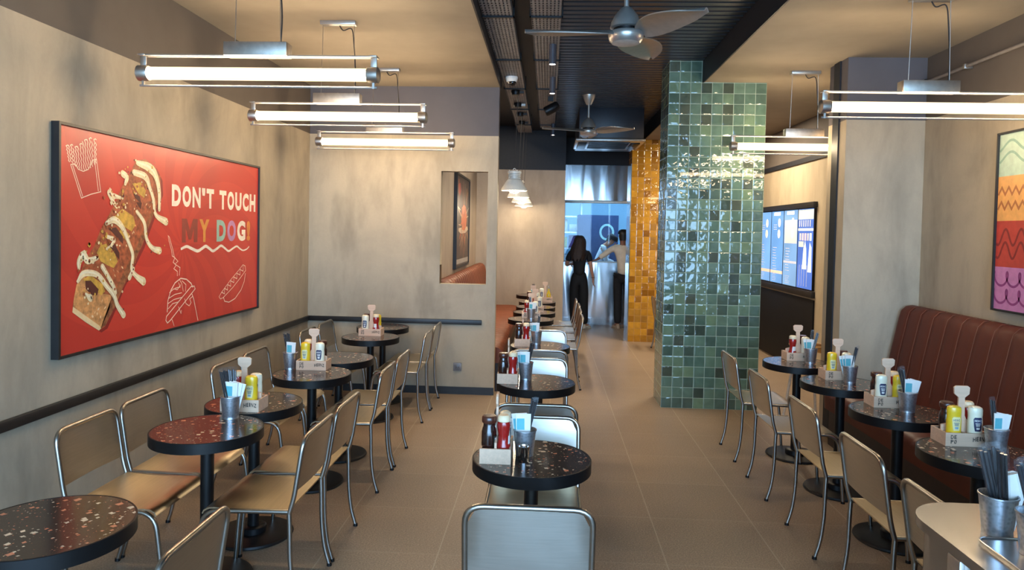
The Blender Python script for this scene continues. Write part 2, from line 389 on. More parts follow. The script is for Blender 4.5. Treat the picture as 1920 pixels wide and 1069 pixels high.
# ------------------------------------------------------------------ lettering
_GC = {('M', .025): ([(0, 0), (0, 1), (.30, 1), (.5, .5), (.70, 1), (1, 1), (1, 0), (.76, 0), (.76, .58), (.58, .12), (.42, .12), (.24, .58), (.24, 0)], [(0, 12, 11, 1), (1, 11, 2), (11, 10, 3, 2), (10, 9, 3), (9, 8, 4, 3), (8, 7, 6, 5), (8, 5, 4)])}
def glyph(ch, bold):
    """outline of one letter from the built-in typeface, scaled to a unit box"""
    if (ch, bold) in _GC: return _GC[(ch, bold)]
    cu = bpy.data.curves.new('letter', 'FONT'); cu.body = ch; cu.offset = bold; cu.resolution_u = 4; cu.fill_mode = 'FRONT'
    o = bpy.data.objects.new('letter', cu); C.objects.link(o); dg = bpy.context.evaluated_depsgraph_get(); dg.update()
    me = bpy.data.meshes.new_from_object(o.evaluated_get(dg)); vs = [(v.co.x, v.co.y) for v in me.vertices]; fs = [tuple(p.vertices) for p in me.polygons]
    bpy.data.objects.remove(o); bpy.data.curves.remove(cu); bpy.data.meshes.remove(me)
    x0, x1 = min(v[0] for v in vs), max(v[0] for v in vs); y0, y1 = min(v[1] for v in vs), max(v[1] for v in vs)
    _GC[(ch, bold)] = ([((x-x0)/(x1-x0), (y-y0)/(y1-y0)) for x, y in vs], fs); return _GC[(ch, bold)]
def letters(mb, txt, u0, u1, v0, v1, bold, w, fn, gap=.3, mats=None):
    wf = lambda ch: {"'": .42, 'I': .42, '!': .46, ' ': .42, 'M': 1.42, 'T': .98, 'E': .88}.get(ch, 1.0)
    tot = sum(wf(c) for c in txt)+gap*(len(txt)-1); k = (u1-u0)/tot; x = u0
    for i, ch in enumerate(txt):
        cw = wf(ch)*k
        if mats: mb.mi = mats[i]
        if ch != ' ':
            vs, fs = glyph(ch, bold*{'M': .5, 'N': .7}.get(ch, 1)); lo = v0+(v1-v0)*(.62 if ch == "'" else 0)
            bv = [mb.bm.verts.new(fn(x+px*cw, lo+py*(v1-lo), w)) for px, py in vs]
            sa = lambda p: sum(vs[p[a-1]][0]*vs[p[a]][1]-vs[p[a]][0]*vs[p[a-1]][1] for a in range(len(p)))
            mb._mark([mb.bm.faces.new([bv[q] for q in (p if sa(p) > 0 else p[::-1])]) for p in fs if abs(sa(p)) > 1e-9])
        x += cw+gap*k
    return mb

# ------------------------------------------------------------------ the room
XL, XR, XS = -2.46, 3.0, 3.16          # left wall, right wall, wall of the menu screens
struct('floor', MB().box(-2.62, 4.2, -2.9, 16.2, -.12, 0), M_FLOOR)
M_PAVE = plain('pavement_slabs', (150, 148, 144), .8, mott=.08, nscale=3)
struct('pavement', MB().box(-9, 9, -14, -2.9, -.14, -.02), M_PAVE)
struct('wall_left', MB().box(XL-.16, XL, -2.9, 7.18, 0, 2.63), M_CONC)
struct('wall_left_upper', MB().box(XL-.16, XL, -2.9, 7.18, 2.63, 3.12), M_TAUPE)
# partition with an open hatch through which the bay behind shows
ox0, ox1, oz0, oz1 = -1.10, -.625, 1.125, 2.27
p = MB().box(XL, ox0, 7.06, 7.18, 0, 2.63).box(ox1, -.525, 7.06, 7.18, 0, 2.63).box(ox0, ox1, 7.06, 7.18, 0, oz0).box(ox0, ox1, 7.06, 7.18, oz1, 2.63)
bmesh.ops.remove_doubles(p.bm, verts=p.bm.verts, dist=1e-5)
struct('wall_back', p, M_CONC)
struct('wall_back_upper', MB().box(XL, -.525, 7.06, 7.18, 2.63, 3.12), M_SLATE)
struct('ceiling_left', MB().box(XL-.16, -.52, -2.9, 7.18, 3.12, 3.45), M_CEIL)
struct('trim_1', MB().box(-.52, -.508, -2.9, 7.18, 3.115, 3.42), M_BLACKP)
struct('ceiling_right', MB().box(1.445, 4.2, -2.9, 10.9, 3.13, 3.45), M_CEIL)
struct('trim_2', MB().box(1.433, 1.445, -2.9, 6.78, 3.125, 3.42).box(1.433, 1.445, 7.25, 10.89, 3.125, 3.42), M_BLACKP)
struct('ceiling', MB().box(-1.4, 1.44, -2.9, 13.2, 3.40, 3.52), M_BLACKP)
sl = MB()
y = -2.8
while y < 11.4:
    sl.box(.06, 1.43, y, y+.066, 3.33, 3.405); y += .1
cs = struct('ceiling_slats', sl, M_CORR)
struct('ceiling_strip', MB().box(-.507, .058, -2.9, 11.45, 3.33, 3.40), M_BLACKP)
# bay behind the partition
struct('wall_left_rear', MB().box(-1.36, -1.2, 7.18, 11.66, 0, 2.69), M_CONC2)
struct('wall_left_rear_upper', MB().box(-1.36, -1.2, 7.18, 11.66, 2.69, 3.40), M_BLACKP)
struct('wall_rear', MB().box(-1.2, .255, 11.5, 11.66, 0, 2.69), M_CONC2)
struct('wall_rear_upper', MB().box(-1.2, .255, 11.5, 11.66, 2.69, 3.40), M_BLACKP)
struct('wall_rear_return', MB().box(.12, .255, 11.66, 12.9, 0, 3.40), M_CONC2)
# right wall, pier, wall of the screens
struct('wall_right', MB().box(XR, XR+.3, -2.9, 5.8, 0, 2.63), M_CONC)
struct('wall_right_upper', MB().box(XR, XR+.3, -2.9, 5.8, 2.63, 3.13), M_TAUPE)
pr = struct('pier', MB().box(2.38, 3.3, 5.8, 6.16, 0, 2.63), M_CONC, 'grey concrete pier at the far end of the brown leather bench', 'pier')
struct('pier_upper', MB().box(2.38, 3.3, 5.8, 6.16, 2.63, 3.13), M_SLATE, 'slate painted upper part of the concrete pier under the ceiling', 'pier')
struct('trim_3', MB().box(2.368, 2.38, 5.93, 6.05, 0, 3.13), M_BLACKP)
struct('wall_right_rear', MB().box(XS, XS+.14, 6.16, 12.9, 0, 2.63), M_CONC3)
struct('wall_right_rear_upper', MB().box(XS, XS+.14, 6.16, 12.9, 2.63, 3.13), M_TAUPE)
struct('ceiling_right_rear', MB().box(1.445, 4.2, 10.9, 13.2, 3.13, 3.45), M_CEIL)
struct('trim_4', MB().box(-2.46, -2.435, -2.9, 7.06, .715, .765, .004).box(-2.435, -.66, 7.035, 7.06, .715, .765, .004), M_BLACKT)
struct('baseboard_left', MB().box(XL, XL+.015, -2.9, 7.06, 0, .075).box(XL+.015, -.525, 7.045, 7.06, 0, .075), M_BLACKT)
struct('trim_5', MB().box(XS-.02, XS, 6.2, 12.8, 2.60, 2.66), M_BLACKP)
# tiled columns
col = MB().box(1.118, 2.035, 6.783, 7.24, 0, 3.13).box(1.118, 1.43, 6.783, 7.24, 3.13, 3.40)
struct('tiled_column', col, M_GREEN, 'wide column clad in glossy green square tiles', 'column')
struct('tiled_column', MB().box(1.262, 1.80, 10.9, 11.34, 0, 3.13), M_AMBER, 'column clad in amber yellow square tiles beside the steel pass', 'column')
struct('trim_6', MB().box(1.247, 1.262, 10.895, 11.34, 0, 2.75), M_DENT)

# kitchen pass: steel panel below, glazed hatch, steel panel above, dark bulkhead
YP = 12.83
struct('wall_pass', MB().box(.255, 2.4, YP, YP+.06, 0, .12).box(.255, 2.4, YP+.008, YP+.06, .12, 1.14), M_DENT)
struct('trim_7', MB().box(.255, 2.4, YP-.012, YP+.07, 1.14, 1.16, .003).box(.255, 2.4, YP-.01, YP+.05, 2.22, 2.27, .003).box(.255, .295, YP-.01, YP+.05, 1.16, 2.22), M_ALU)
struct('wall_pass_upper', MB().box(.255, 2.4, YP, YP+.05, 2.27, 2.91), M_DENT)
struct('wall_pass_bulkhead', MB().box(.255, 3.3, YP-.03, YP+.2, 2.91, 3.40), M_BLACKP)
struct('wall_rear_right', MB().box(2.4, 3.3, YP, YP+.12, 0, 2.91), M_CONC2)
tg = NT('clear_pane'); tg.set(col=(.93, .97, 1, 1), rough=0, trans=1, ior=1.45)
tr = tg.node('ShaderNodeBsdfTransparent'); tr.inputs[0].default_value = (.9, .96, 1, 1); gl = tg.node('ShaderNodeBsdfGlossy'); gl.inputs['Roughness'].default_value = .02
fr = tg.node('ShaderNodeFresnel'); fr.inputs[0].default_value = 1.5; mx = tg.node('ShaderNodeMixShader')
tg.link(tg.math('MULTIPLY', fr.outputs[0], .45), mx.inputs[0]); tg.link(tr.outputs[0], mx.inputs[1]); tg.link(gl.outputs[0], mx.inputs[2]); tg.link(mx.outputs[0], tg.out.inputs[0])
M_PANE = tg.m
struct('window_1', MB().box(.295, 2.4, YP+.012, YP+.020, 1.16, 2.22), M_PANE)
M_KBLUE = plain('pale_blue_kitchen_wall', (176, 214, 236), .5, mott=.02); M_KDARK = plain('dark_blue_kitchen_panel', (48, 66, 104), .4, mott=.05)
struct('wall_kitchen_back', MB().box(-.9, 3.3, 16.0, 16.15, 0, 3.4), M_KBLUE)
struct('wall_kitchen_left', MB().box(-1.0, -.9, 12.9, 16.15, 0, 3.4), M_KBLUE)
struct('wall_kitchen_right', MB().box(3.3, 3.4, 12.9, 16.15, 0, 3.4), M_KBLUE)
struct('ceiling_kitchen', MB().box(-1.0, 3.4, 13.03, 16.15, 3.4, 3.5), M_KBLUE)
area('kitchen_fill_light', (1.3, 13.9, 3.37), (2.4, .9), 40, (.42, .72, 1), (0, 0, -1))  # added fill light with no fixture, brightens kitchen and cook

# kitchen fittings seen through the glass
t = thing('kitchen_cabinet', 'tall dark blue kitchen cabinet behind the glass, its pale ring a painted sign reflection', 'cabinet', (1.02, 14.6, 0))
MB().box(-.42, .42, -.05, .35, 0, 2.05, .01).build('panel_board', M_KDARK, t)
rg = MB(); rg.ribbon([(.13*math.cos(a*PI/12), 1.70+.15*math.sin(a*PI/12)) for a in range(24)], .045, 0, lambda u, v, w: (u+.18, -.054, v), True); rg.build('ring_reflection', plain('pale_mint_reflection', (170, 214, 214), .5), t, recalc=False)  # mirrored letter of the shopfront sign, painted on as a pale ring
t = thing('kitchen_shelving', 'kitchen shelving behind the glass stocked with pale boxes', 'shelving', (.42, 15.2, 0))
for zz in (1.0, 1.34, 1.68, 2.02): MB().box(-.5, .28, -.2, .2, zz-.015, zz+.015).build('shelf', M_STAIN, t)
for xx in (-.49, .27): MB().box(xx-.015, xx+.015, -.2, .2, 0, 2.3).build('upright', M_STAIN, t)
bc = [(236, 240, 236), (206, 226, 238), (196, 92, 72), (210, 220, 120), (120, 90, 150), (240, 236, 220)]
bn = [('white', 0), ('pale blue', 1), ('red', 2), ('lime', 3), ('violet', 4), ('cream', 5)]
k = 0
for zz, nm in ((1.015, 'lowest'), (1.355, 'middle'), (1.695, 'upper')):
    for j, xx in enumerate((-.36, -.12, .12)):
        cname, ci = bn[(k*2+j) % 6]; h = .16+.035*((k+j) % 4)
        b = MB().box(-.1, .1, -.12, .12, 0, h, .006).build('storage_box', plain('carton_'+cname.replace(' ', '_'), bc[ci], .6)); b.location = (.42+xx, 15.2, zz)
        tag(b, f"{cname} storage box on the {nm} kitchen shelf, {('left end', 'middle', 'right end')[j]}", 'box', 'boxes on the kitchen shelves')
    k += 1
t = thing('globe_lamp', 'white globe lamp hanging in the kitchen behind the glass', 'lamp', (1.62, 13.75, 2.02))
MB().ball((0, 0, 0), .07).build('globe', glow('white_globe', (.9, .97, 1), 1.6), t); MB().tube([(0, 0, .07), (0, 0, 1.38)], .004, 6).build('cord', M_CABLE, t)
t = thing('prep_counter', 'steel prep counter inside the kitchen in front of the cook', 'counter', (1.3, 13.12, 0))
MB().box(-.95, .9, -.2, .12, 1.0, 1.04, .005).build('worktop', M_STAIN, t); MB().box(-.93, .88, -.18, .10, 0, 1.0).build('cabinet_body', M_STAIN, t)

# ------------------------------------------------------------------ tube pendants
def make_pendant(label, wire=True):
    t = thing('tube_pendant', label, 'lamp'); L = .625
    g = MB().tube([(-L+.045, 0, 0), (L-.045, 0, 0)], .033, 24).build('glass_tube', M_TGLASS, t); MB().tube([(-L+.046, 0, 0), (L-.046, 0, 0)], .020, 16).build('light_core', M_TUBEGL, g)
    for s in (-1, 1):
        c = MB().tube([(s*(L-.05), 0, 0), (s*(L-.04), 0, 0), (s*(L+.005), 0, 0), (s*(L+.012), 0, 0)], [.038, .041, .041, .030], 20).build('end_cap', M_ALU, t)
        b = MB().box(s*(L-.018)-.016, s*(L-.018)+.016, -.004, .004, .03, .096, .002).box(s*(L-.018)-.02, s*(L-.018)+.02, -.028, .028, .088, .096, .002).box(s*(L-.018)-.006, s*(L-.018)+.006, -.006, .006, -.070, .04)
        b.build('end_bracket', M_ALU, t)
    MB().tube([(-L+.01, -.016, .091), (L-.01, -.016, .091)], .005, 8).tube([(-L+.01, .016, .091), (L-.01, .016, .091)], .005, 8).build('top_rail', M_ALUP, t)
    MB().tube([(-L, 0, -.064), (L, 0, -.064)], .006, 8).build('bottom_rail', M_ALUP, t)
    bx = MB().box(-.165, .165, -.04, .04, .088, .158, .003)
    for x in (-.12, 0, .12): bx.lathe([(0, .156), (.006, .156), (.006, .165), (0, .167)], 8, (x, 0, 0))
    bx.build('driver_box', M_ALU, t)
    top = .665
    for x in (-.12, .12): MB().tube([(x, 0, .158), (x*.92, 0, top-.02)], .0022, 6).build('suspension_wire', M_ALU, t)
    MB().tube(smooth_path([(.118, .006, .158), (.122, .012, .3), (.108, .01, .5), (.09, .01, top-.05), (.03, .01, top-.06), (.0, .01, top-.02)], 5), .004, 6).build('power_cable', M_CABLE, t)
    MB().box(-.125, .125, -.03, .03, top-.028, top, .003).build('ceiling_bar', M_ALUP, t)
    return t
K = Kit(make_pendant)
for x, y, lb in ((-1.52, 3.56, 'glowing tube pendant nearest along the left wall'), (-1.505, 4.88, 'glowing tube pendant in the middle of the left-hand row'), (-1.50, 6.29, 'glowing tube pendant farthest of the left-hand row, before the concrete partition'),
                 (2.26, 4.35, 'glowing tube pendant over the leather bench, cut by the frame'), (2.22, 6.3, 'glowing tube pendant partly hidden by the pier, before the menu screens')):
    K.put((x, y, 2.456 if x < 0 else 2.466), .0, lb, 'linear tube pendants')

# enamel pendants over the bay tables
def make_shade(label):
    t = thing('enamel_pendant', label, 'lamp')
    sh = MB().lathe([(.142, 0), (.146, .004), (.135, .03), (.118, .055), (.098, .09), (.075, .118), (.062, .128), (.058, .128), (.07, .115), (.094, .086), (.113, .052), (.131, .026), (.142, 0)], 32); sh.build('shade', M_WHITE, t)
    nk = MB()
    for z in (.128, .15, .168): nk.lathe([(0, z), (.066, z), (.068, z+.006), (.066, z+.012), (0, z+.012)], 24)
    nk.lathe([(0, .185), (.074, .185), (.076, .195), (.074, .208), (.05, .212), (0, .214)], 24)
    nk.lathe([(.045, .128), (.045, .19)], 16)
    for a in range(4): nk.tube([(.062*math.cos(a*PI/2+.5), .062*math.sin(a*PI/2+.5), .13), (.062*math.cos(a*PI/2+.5), .062*math.sin(a*PI/2+.5), .222)], .005, 6)
    nk.build('ribbed_neck', M_WHITE, t)
    MB().tube([(.014*math.cos(a*PI/8), 0, .214+.014+.014*math.sin(a*PI/8)) for a in range(16)], .003, 6, True).build('hook', M_ALU, t)
    cg = MB()
    for a in range(3):
        c, s = math.cos(a*PI/3), math.sin(a*PI/3); cg.tube(smooth_path([(-.06*c, -.06*s, .004), (-.04*c, -.04*s, -.022), (0, 0, -.03), (.04*c, .04*s, -.022), (.06*c, .06*s, .004)], 4), .003, 6)
    cg.build('wire_guard', M_WHITE, t)
    MB().ball((0, 0, .03), .04).build('bulb', M_BULB, t)
    MB().tube([(0, 0, .242), (.03, 0, 1.225)], .003, 6).build('cord', M_CABLE, t)
    return t
K = Kit(make_shade)
for x, y, z, lb in ((-.385, 7.6, 2.115, 'nearest'), (-.40, 9.0, 2.112, 'second'), (-.415, 10.3, 2.105, 'third'), (-.405, 11.1, 2.08, 'farthest')):
    point('pendant_bulb_light', (x, y, z+.012), 13, (1, .84, .6), .05)
    K.put((x, y, z), 0, f'{lb} white enamel pendant of the row above the bay tables', 'white enamel pendants')

# ------------------------------------------------------------------ ceiling fittings
def make_fan(label, angs, drop):
    t = thing('ceiling_fan', label, 'fan')
    MB().lathe([(0, .026), (.084, .026), (.092, .03), (.086, .06), (.066, .10), (.034, .14), (.018, .15), (0, .15)], 28).build('motor_dome', M_ALUP, t)
    MB().lathe([(0, .002), (.072, .002), (.072, .027), (0, .027)], 24).build('motor_gap', M_BLACK, t)
    MB().lathe([(.08, -.058), (.094, -.044), (.102, -.02), (.102, -.004), (.097, .004), (0, .004)], 30).build('motor_cap', M_ALUP, t)
    MB().lathe([(0, -.064), (.05, -.063), (.08, -.058), (.08, -.05), (0, -.05)], 28).build('light_cover', plain('opal_cover', (196, 190, 182), .45), t)
    MB().tube([(0, 0, .135), (0, 0, drop-.05)], .014, 12).build('down_rod', M_ALUP, t)
    MB().lathe([(0, drop-.115), (.03, drop-.115), (.05, drop-.08), (.075, drop-.02), (.08, drop), (0, drop)], 24).build('ceiling_cup', M_ALUP, t)
    for a in angs:
        g = []
        for i in range(15):
            s = i/14; x = .085+s*.50; wd = (.060+.078*math.sin(PI*min(1, s**.8)))*(1-.62*max(0, (s-.7)/.3)**2); cv = -.06*math.sin(s*PI*.8)
            row = []
            for j in range(7):
                v = j/6-.5; tw = math.radians(20-13*s); yy = v*wd*1.55+cv*.9+.03; zz = -.005-yy*math.sin(tw)*.75+.02*math.cos(v*PI)-.012*s
                row.append((x, yy, zz))
            g.append(row)
        MB().sheet(g, .006).xf(Matrix.Rotation(math.radians(a), 4, 'Z')).build('fan_blade', M_ALUP, t, 50)
    return t
f = make_fan('silver three-blade ceiling fan nearest the viewer, rod leaving the top of the frame', (308, 68, 186), .50); f.location = (.42, 4.1, 2.83); f['group'] = 'silver ceiling fans'
f = make_fan('silver three-blade ceiling fan hanging before the black air conditioner', (88, 200, 332), .42); f.location = (.45, 8.5, 2.91); f['group'] = 'silver ceiling fans'

def tray(label, x0, x1, y1, z):
    t = thing('cable_tray', label, 'cable tray', ((x0+x1)/2, 0, z), 0, 'perforated cable trays'); h = (x1-x0)/2
    MB().box(-h, h, -2.8, y1, 0, .003).build('perforated_bed', M_PERF, t)
    for s in (-1, 1): MB().box(s*h-.002, s*h+.002, -2.8, y1, 0, .055).build('side_rail', M_PERF, t)
    y = 5.0
    while y < y1:
        MB().box(-h-.014, h+.014, y-.012, y+.012, -.012, .0).box(-h-.014, -h-.004, y-.012, y+.012, -.012, .06).box(h+.004, h+.014, y-.012, y+.012, -.012, .06).build('bracket', M_BLACK, t); y += 1.25
    for y in (-1, 2.2, 5.0, 7.5, 9.9): MB().tube([(-h-.009, y, .05), (-h-.009, y, .14)], .004, 6).tube([(h+.009, y, .05), (h+.009, y, .14)], .004, 6).build('hanger_rod', M_BLACK, t)
    return t
tray('perforated cable tray beside the left ceiling edge', -.50, -.29, 10.8, 3.2); tray('perforated cable tray carrying the spotlights', -.155, .055, 10.3, 3.2)
t = thing('security_camera', 'white dome security camera under the cable tray', 'security camera', (-.40, 6.95, 3.2))
MB().lathe([(0, 0), (.062, 0), (.064, -.012), (.058, -.03), (.05, -.05), (0, -.056)], 24).build('housing', M_WHITEP, t); MB().ball((.01, -.012, -.055), .036).build('dome_lens', plain('black_gloss', (16, 16, 18), .08), t)
def cyl_spot(label, x, y, z0, h, tilt=0):
    t = thing('spotlight', label, 'spotlight', (x, y, z0), 0, 'black cylinder spotlights')
    b = MB().lathe([(0, 0), (.03, 0), (.03, -h), (.027, -h), (.027, -h+.012), (0, -h+.012)], 20).build('barrel', plain('graphite_lacquer', (66, 66, 74), .4), t)
    MB().lathe([(0, -h+.006), (.026, -h+.006), (.026, -h+.010), (0, -h+.010)], 16).build('lens', M_SPOT, t); spot('spot_beam', (x, y, z0-h-.004), 30, (1, .9, .76)); return t
cyl_spot('black cylinder spotlight nearest the viewer under the tray', 0.0, 5.75, 3.2, .16); cyl_spot('black cylinder spotlight second under the tray', .005, 6.95, 3.2, .16)
cyl_spot('small black spotlight on the tray far end, beside the air conditioner', .03, 9.9, 3.2, .16)
t = thing('track_spot', 'black tilted floodlight clamped under the cable tray', 'spotlight', (-.01, 7.95, 3.2))
MB().box(-.03, .03, -.02, .02, -.05, 0).build('mount', M_BLACK, t)
h = MB().lathe([(0, 0), (.05, 0), (.055, .02), (.055, .15), (.04, .17), (0, .17)], 20).xf(Matrix.Translation((-.06, 0, -.17)) @ Matrix.Rotation(math.radians(62), 4, 'Y')); h.build('lamp_head', M_BLACK, t)
for i, (x, y) in enumerate(((-.39, 7.6), (-.40, 8.35), (-.40, 9.0), (-.405, 9.7))):
    t = thing('junction_box', f"{('nearest', 'second', 'third', 'farthest')[i]} black junction box under the left cable tray", 'junction box', (x, y, 3.2), 0, 'junction boxes under the tray')
    MB().lathe([(0, 0), (.045, 0), (.05, -.02), (.04, -.05), (0, -.055)], 14).build('housing', M_BLACK, t)
    MB().box(.02, .09, -.02, .02, -.035, -.01).build('connector', M_CABLE if i != 1 else M_WHITEP, t)
# air conditioner
t = thing('air_conditioner', 'black boxed air conditioner hung from the slatted ceiling', 'air conditioner', (.80, 9.3, 2.93))
MB().box(-.43, .42, 0, 1.5, 0, .40, .006).build('casing', plain('black_casing', (40, 41, 48), .4), t)
MB().box(-.47, .45, .03, 1.0, -.035, .0, .01).build('grille_frame', M_ALUP, t)
gr = MB()
for k in range(9): gr.box(-.28, .26, .12+k*.085, .15+k*.085, -.045, -.033)
gr.build('grille', M_BLACK, t)
for s in (-.37, .34): MB().box(s-.06, s+.06, .2, .85, -.05, -.034, .006).build('air_outlet', M_BLACK, t)
# conduit on the upper right wall
t = thing('conduit_pipe', 'grey conduit pipe along the upper right wall into the pier', 'pipe', (2.96, 5.8, 2.92))
MB().tube([(0, 0, 0), (0, -7.5, 0)], .013, 10).build('pipe_run', plain('grey_conduit', (118, 110, 104), .5), t)
for y in (-.6, -1.8, -3.0): MB().box(-.02, .04, y-.012, y+.012, -.018, .018, .003).build('saddle_clip', M_ALU, t)
MB().tube([(0, .0, 0), (0, -.06, 0)], .028, 12).build('pipe_collar', M_BLACK, t)
# wall socket
t = thing('wall_socket', 'grey square wall socket low on the concrete partition', 'socket', (-.90, 7.06, .28))
MB().box(-.042, .042, -.012, 0, -.042, .042, .003).build('socket_plate', plain('grey_socket', (126, 122, 122), .4), t)
MB().box(-.026, .026, -.016, -.011, -.026, .026, .002).build('socket_face', plain('grey_socket_face', (108, 105, 106), .4), t)
for s in (-.01, .01): MB().lathe([(0, 0), (.004, 0), (.004, .002), (0, .002)], 8).xf(Matrix.Translation((s, -.0155, 0)) @ Matrix.Rotation(PI/2, 4, 'X')).build('socket_hole', M_BLACK, t)

# ------------------------------------------------------------------ steel chairs (local: sitter faces +X)
def make_chair(label):
    t = thing('steel_chair', label, 'chair'); r = .0105; hw = .212
    back = fillet([(-.205, -hw, .43), (-.226, -hw, .50), (-.266, -hw, .762), (-.266, hw, .762), (-.226, hw, .50), (-.205, hw, .43)], [.05, .065, .065, .05], 6)
    MB().tube(back, r, 10).build('back_frame', M_TUBE, t)
    # sheet filling the upper part of the frame, slightly dished, rounded upper corners
    g = []; n = 16
    for i in range(n+1):
        y = -hw+.006+(2*hw-.012)*i/n; row = []
        e = max(0, abs(y)-(hw-.068)); cut = .062-math.sqrt(max(0, .062**2-min(e, .062)**2)) if e > 0 else 0
        zt = .756-cut
        for j in range(9):
            z = .525+(zt-.525)*j/8; x = -.226-.040*(z-.5)/.262-.012*math.cos(y/hw*PI/2)+.004
            row.append((x, y, z))
        g.append(row)
    MB().sheet(g, .004).build('backrest', M_SHEET, t, 50)
    # seat sheet with rolled front edge
    g = []
    for i in range(19):
        s = i/18; x = -.205+.40*s; z = .447-.008*math.sin(s*PI)
        if s > .84: q = (s-.84)/.16; x = -.205+.40*.84+.064*math.sin(q*PI/2)*.85; z = .4435-.03*(1-math.cos(q*PI/2))
        g.append([(x, y, z) for y in [(-hw+.004)+(2*hw-.008)*k/8 for k in range(9)]])
    MB().sheet(g, .006).build('seat', M_SHEETS, t, 50)
    for s in (-1, 1):
        rear = smooth_path([(-.205, s*hw, .435), (-.208, s*hw, .36), (-.212, s*hw, .22), (-.226, s*hw, .1), (-.25, s*hw, .012)], 4)
        lg = MB().tube(rear, r, 10).build('leg', M_TUBE, t)
        MB().lathe([(0, 0), (.013, 0), (.0125, .014), (0, .014)], 10, (-.252, s*hw, 0)).build('foot_cap', M_BLACK, lg)
        front = fillet([(-.20, s*(hw-.002), .436), (.178, s*(hw-.002), .428), (.205, s*(hw-.002), .23), (.222, s*(hw-.002), .012)], [.075, .2], 6)
        lg = MB().tube(front, r, 10).build('leg', M_TUBE, t)
        MB().lathe([(0, 0), (.013, 0), (.0125, .014), (0, .014)], 10, (.223, s*(hw-.002), 0)).build('foot_cap', M_BLACK, lg)
    return t
KC = Kit(make_chair)
E_ = 0.0
GA, GW, GMc, GR, GS = 'steel chairs on the aisle side of the left tables', 'steel chairs along the left wall', 'steel chairs of the centre row', 'steel chairs facing the leather bench', 'steel chairs beside the bay tables'
chairs = [
 # x of seat centre, y, direction
 (-1.905+.06, 3.10, 0, 'steel chair backing on the left wall, nearest the viewer, golden reflections', GW), (-1.905+.06, 3.56, 0, 'steel chair against the left wall touching the nearest wall chair', GW),
 (-1.86, 4.52, 0, 'nearer steel chair of the second pair along the left wall', GW), (-1.86, 4.99, 0, 'farther steel chair of the second pair along the left wall', GW),
 (-1.86, 6.10, 0, 'nearer steel chair of the last pair along the left wall', GW), (-1.86, 6.60, 0, 'steel chair along the left wall closest to the concrete partition', GW),
 (-1.29, 2.00, PI, 'steel chair cut by the bottom edge beside the corner terrazzo table', GA), (-1.30, 3.15, PI, 'aisle steel chair nearest the viewer among the paired left tables', GA), (-1.30, 3.62, PI, 'aisle steel chair second from the viewer, at the caddy table', GA),
 (-1.30, 4.54, PI, 'nearer aisle steel chair of the middle left pair', GA), (-1.30, 5.03, PI, 'farther aisle steel chair of the middle left pair', GA), (-1.31, 6.16, PI, 'nearer aisle steel chair of the last left pair', GA), (-1.31, 6.64, PI, 'aisle steel chair closest to the concrete partition', GA),
 (-.045, 2.54, PI/2, 'steel chair in the foreground centre with its back to the viewer', GMc), (-.045, 3.15, -PI/2, 'steel chair facing the viewer behind the nearest centre table', GMc), (-.045, 3.91, PI/2, 'steel chair turned away before the second centre table', GMc),
 (-.06, 4.73, -PI/2, 'steel chair facing the viewer behind the second centre table', GMc), (-.05, 5.60, PI/2, 'steel chair turned away before the third centre table', GMc), (-.03, 6.18, -PI/2, 'steel chair facing the viewer behind the third centre table', GMc),
 (.12, 7.62, PI, 'nearest of the four sideways chairs beside the bay tables', GS), (.13, 8.28, PI, 'second of the four sideways chairs beside the bay tables', GS), (.14, 8.88, PI, 'third of the four sideways chairs beside the bay tables', GS), (.13, 9.50, PI, 'farthest of the four sideways chairs, next to the woman in black', GS),
 (1.665, 5.42, 0, 'farthest steel chair facing the leather bench, before the green column', GR), (1.665, 4.67, 0, 'fourth steel chair from the front facing the leather bench', GR), (1.67, 3.88, 0, 'middle steel chair facing the leather bench', GR),
 (1.66, 3.14, 0, 'steel chair facing the leather bench, second from the steel counter', GR), (1.64, 2.52, 0, 'steel chair behind the steel service counter, partly hidden', GR),
 (1.80, 10.15, 0, 'steel chair peeking out behind the green column', None)]
for x, y, a, lb, g in chairs: KC.put((x, y, 0), a, lb, g)

# ------------------------------------------------------------------ round terrazzo tables
ZT = .72
def make_table(label):
    t = thing('round_table', label, 'table')
    MB().lathe([(0, .70), (.2435, .70), (.2435, ZT), (0, ZT)], 64).build('tabletop', M_TERR, t)
    MB().lathe([(.2435, .672), (.25, .672), (.25, ZT-.001), (.2485, ZT+.0006), (.2435, ZT+.0006), (.2435, .672)], 64).build('edge_band', M_BLACK, t)
    MB().lathe([(0, .675), (.2435, .675), (.2435, .70), (0, .70)], 40).build('underside_board', M_BLACK, t)
    MB().tube([(0, 0, .03), (0, 0, .672)], .03, 24).build('pedestal', M_BLACK, t)
    MB().lathe([(0, .0), (.205, .0), (.21, .006), (.205, .016), (.19, .02), (0, .02)], 48).build('base_plate', M_BLACK, t)
    MB().lathe([(.03, .018), (.068, .018), (.068, .05), (.06, .056), (.03, .056)], 28).build('base_collar', M_BLACK, t)
    return t
KT = Kit(make_table)
GLt, GMt, GRt, GBt = 'round tables along the left wall', 'round tables of the centre row', 'round tables along the leather bench', 'round tables along the bay bench'
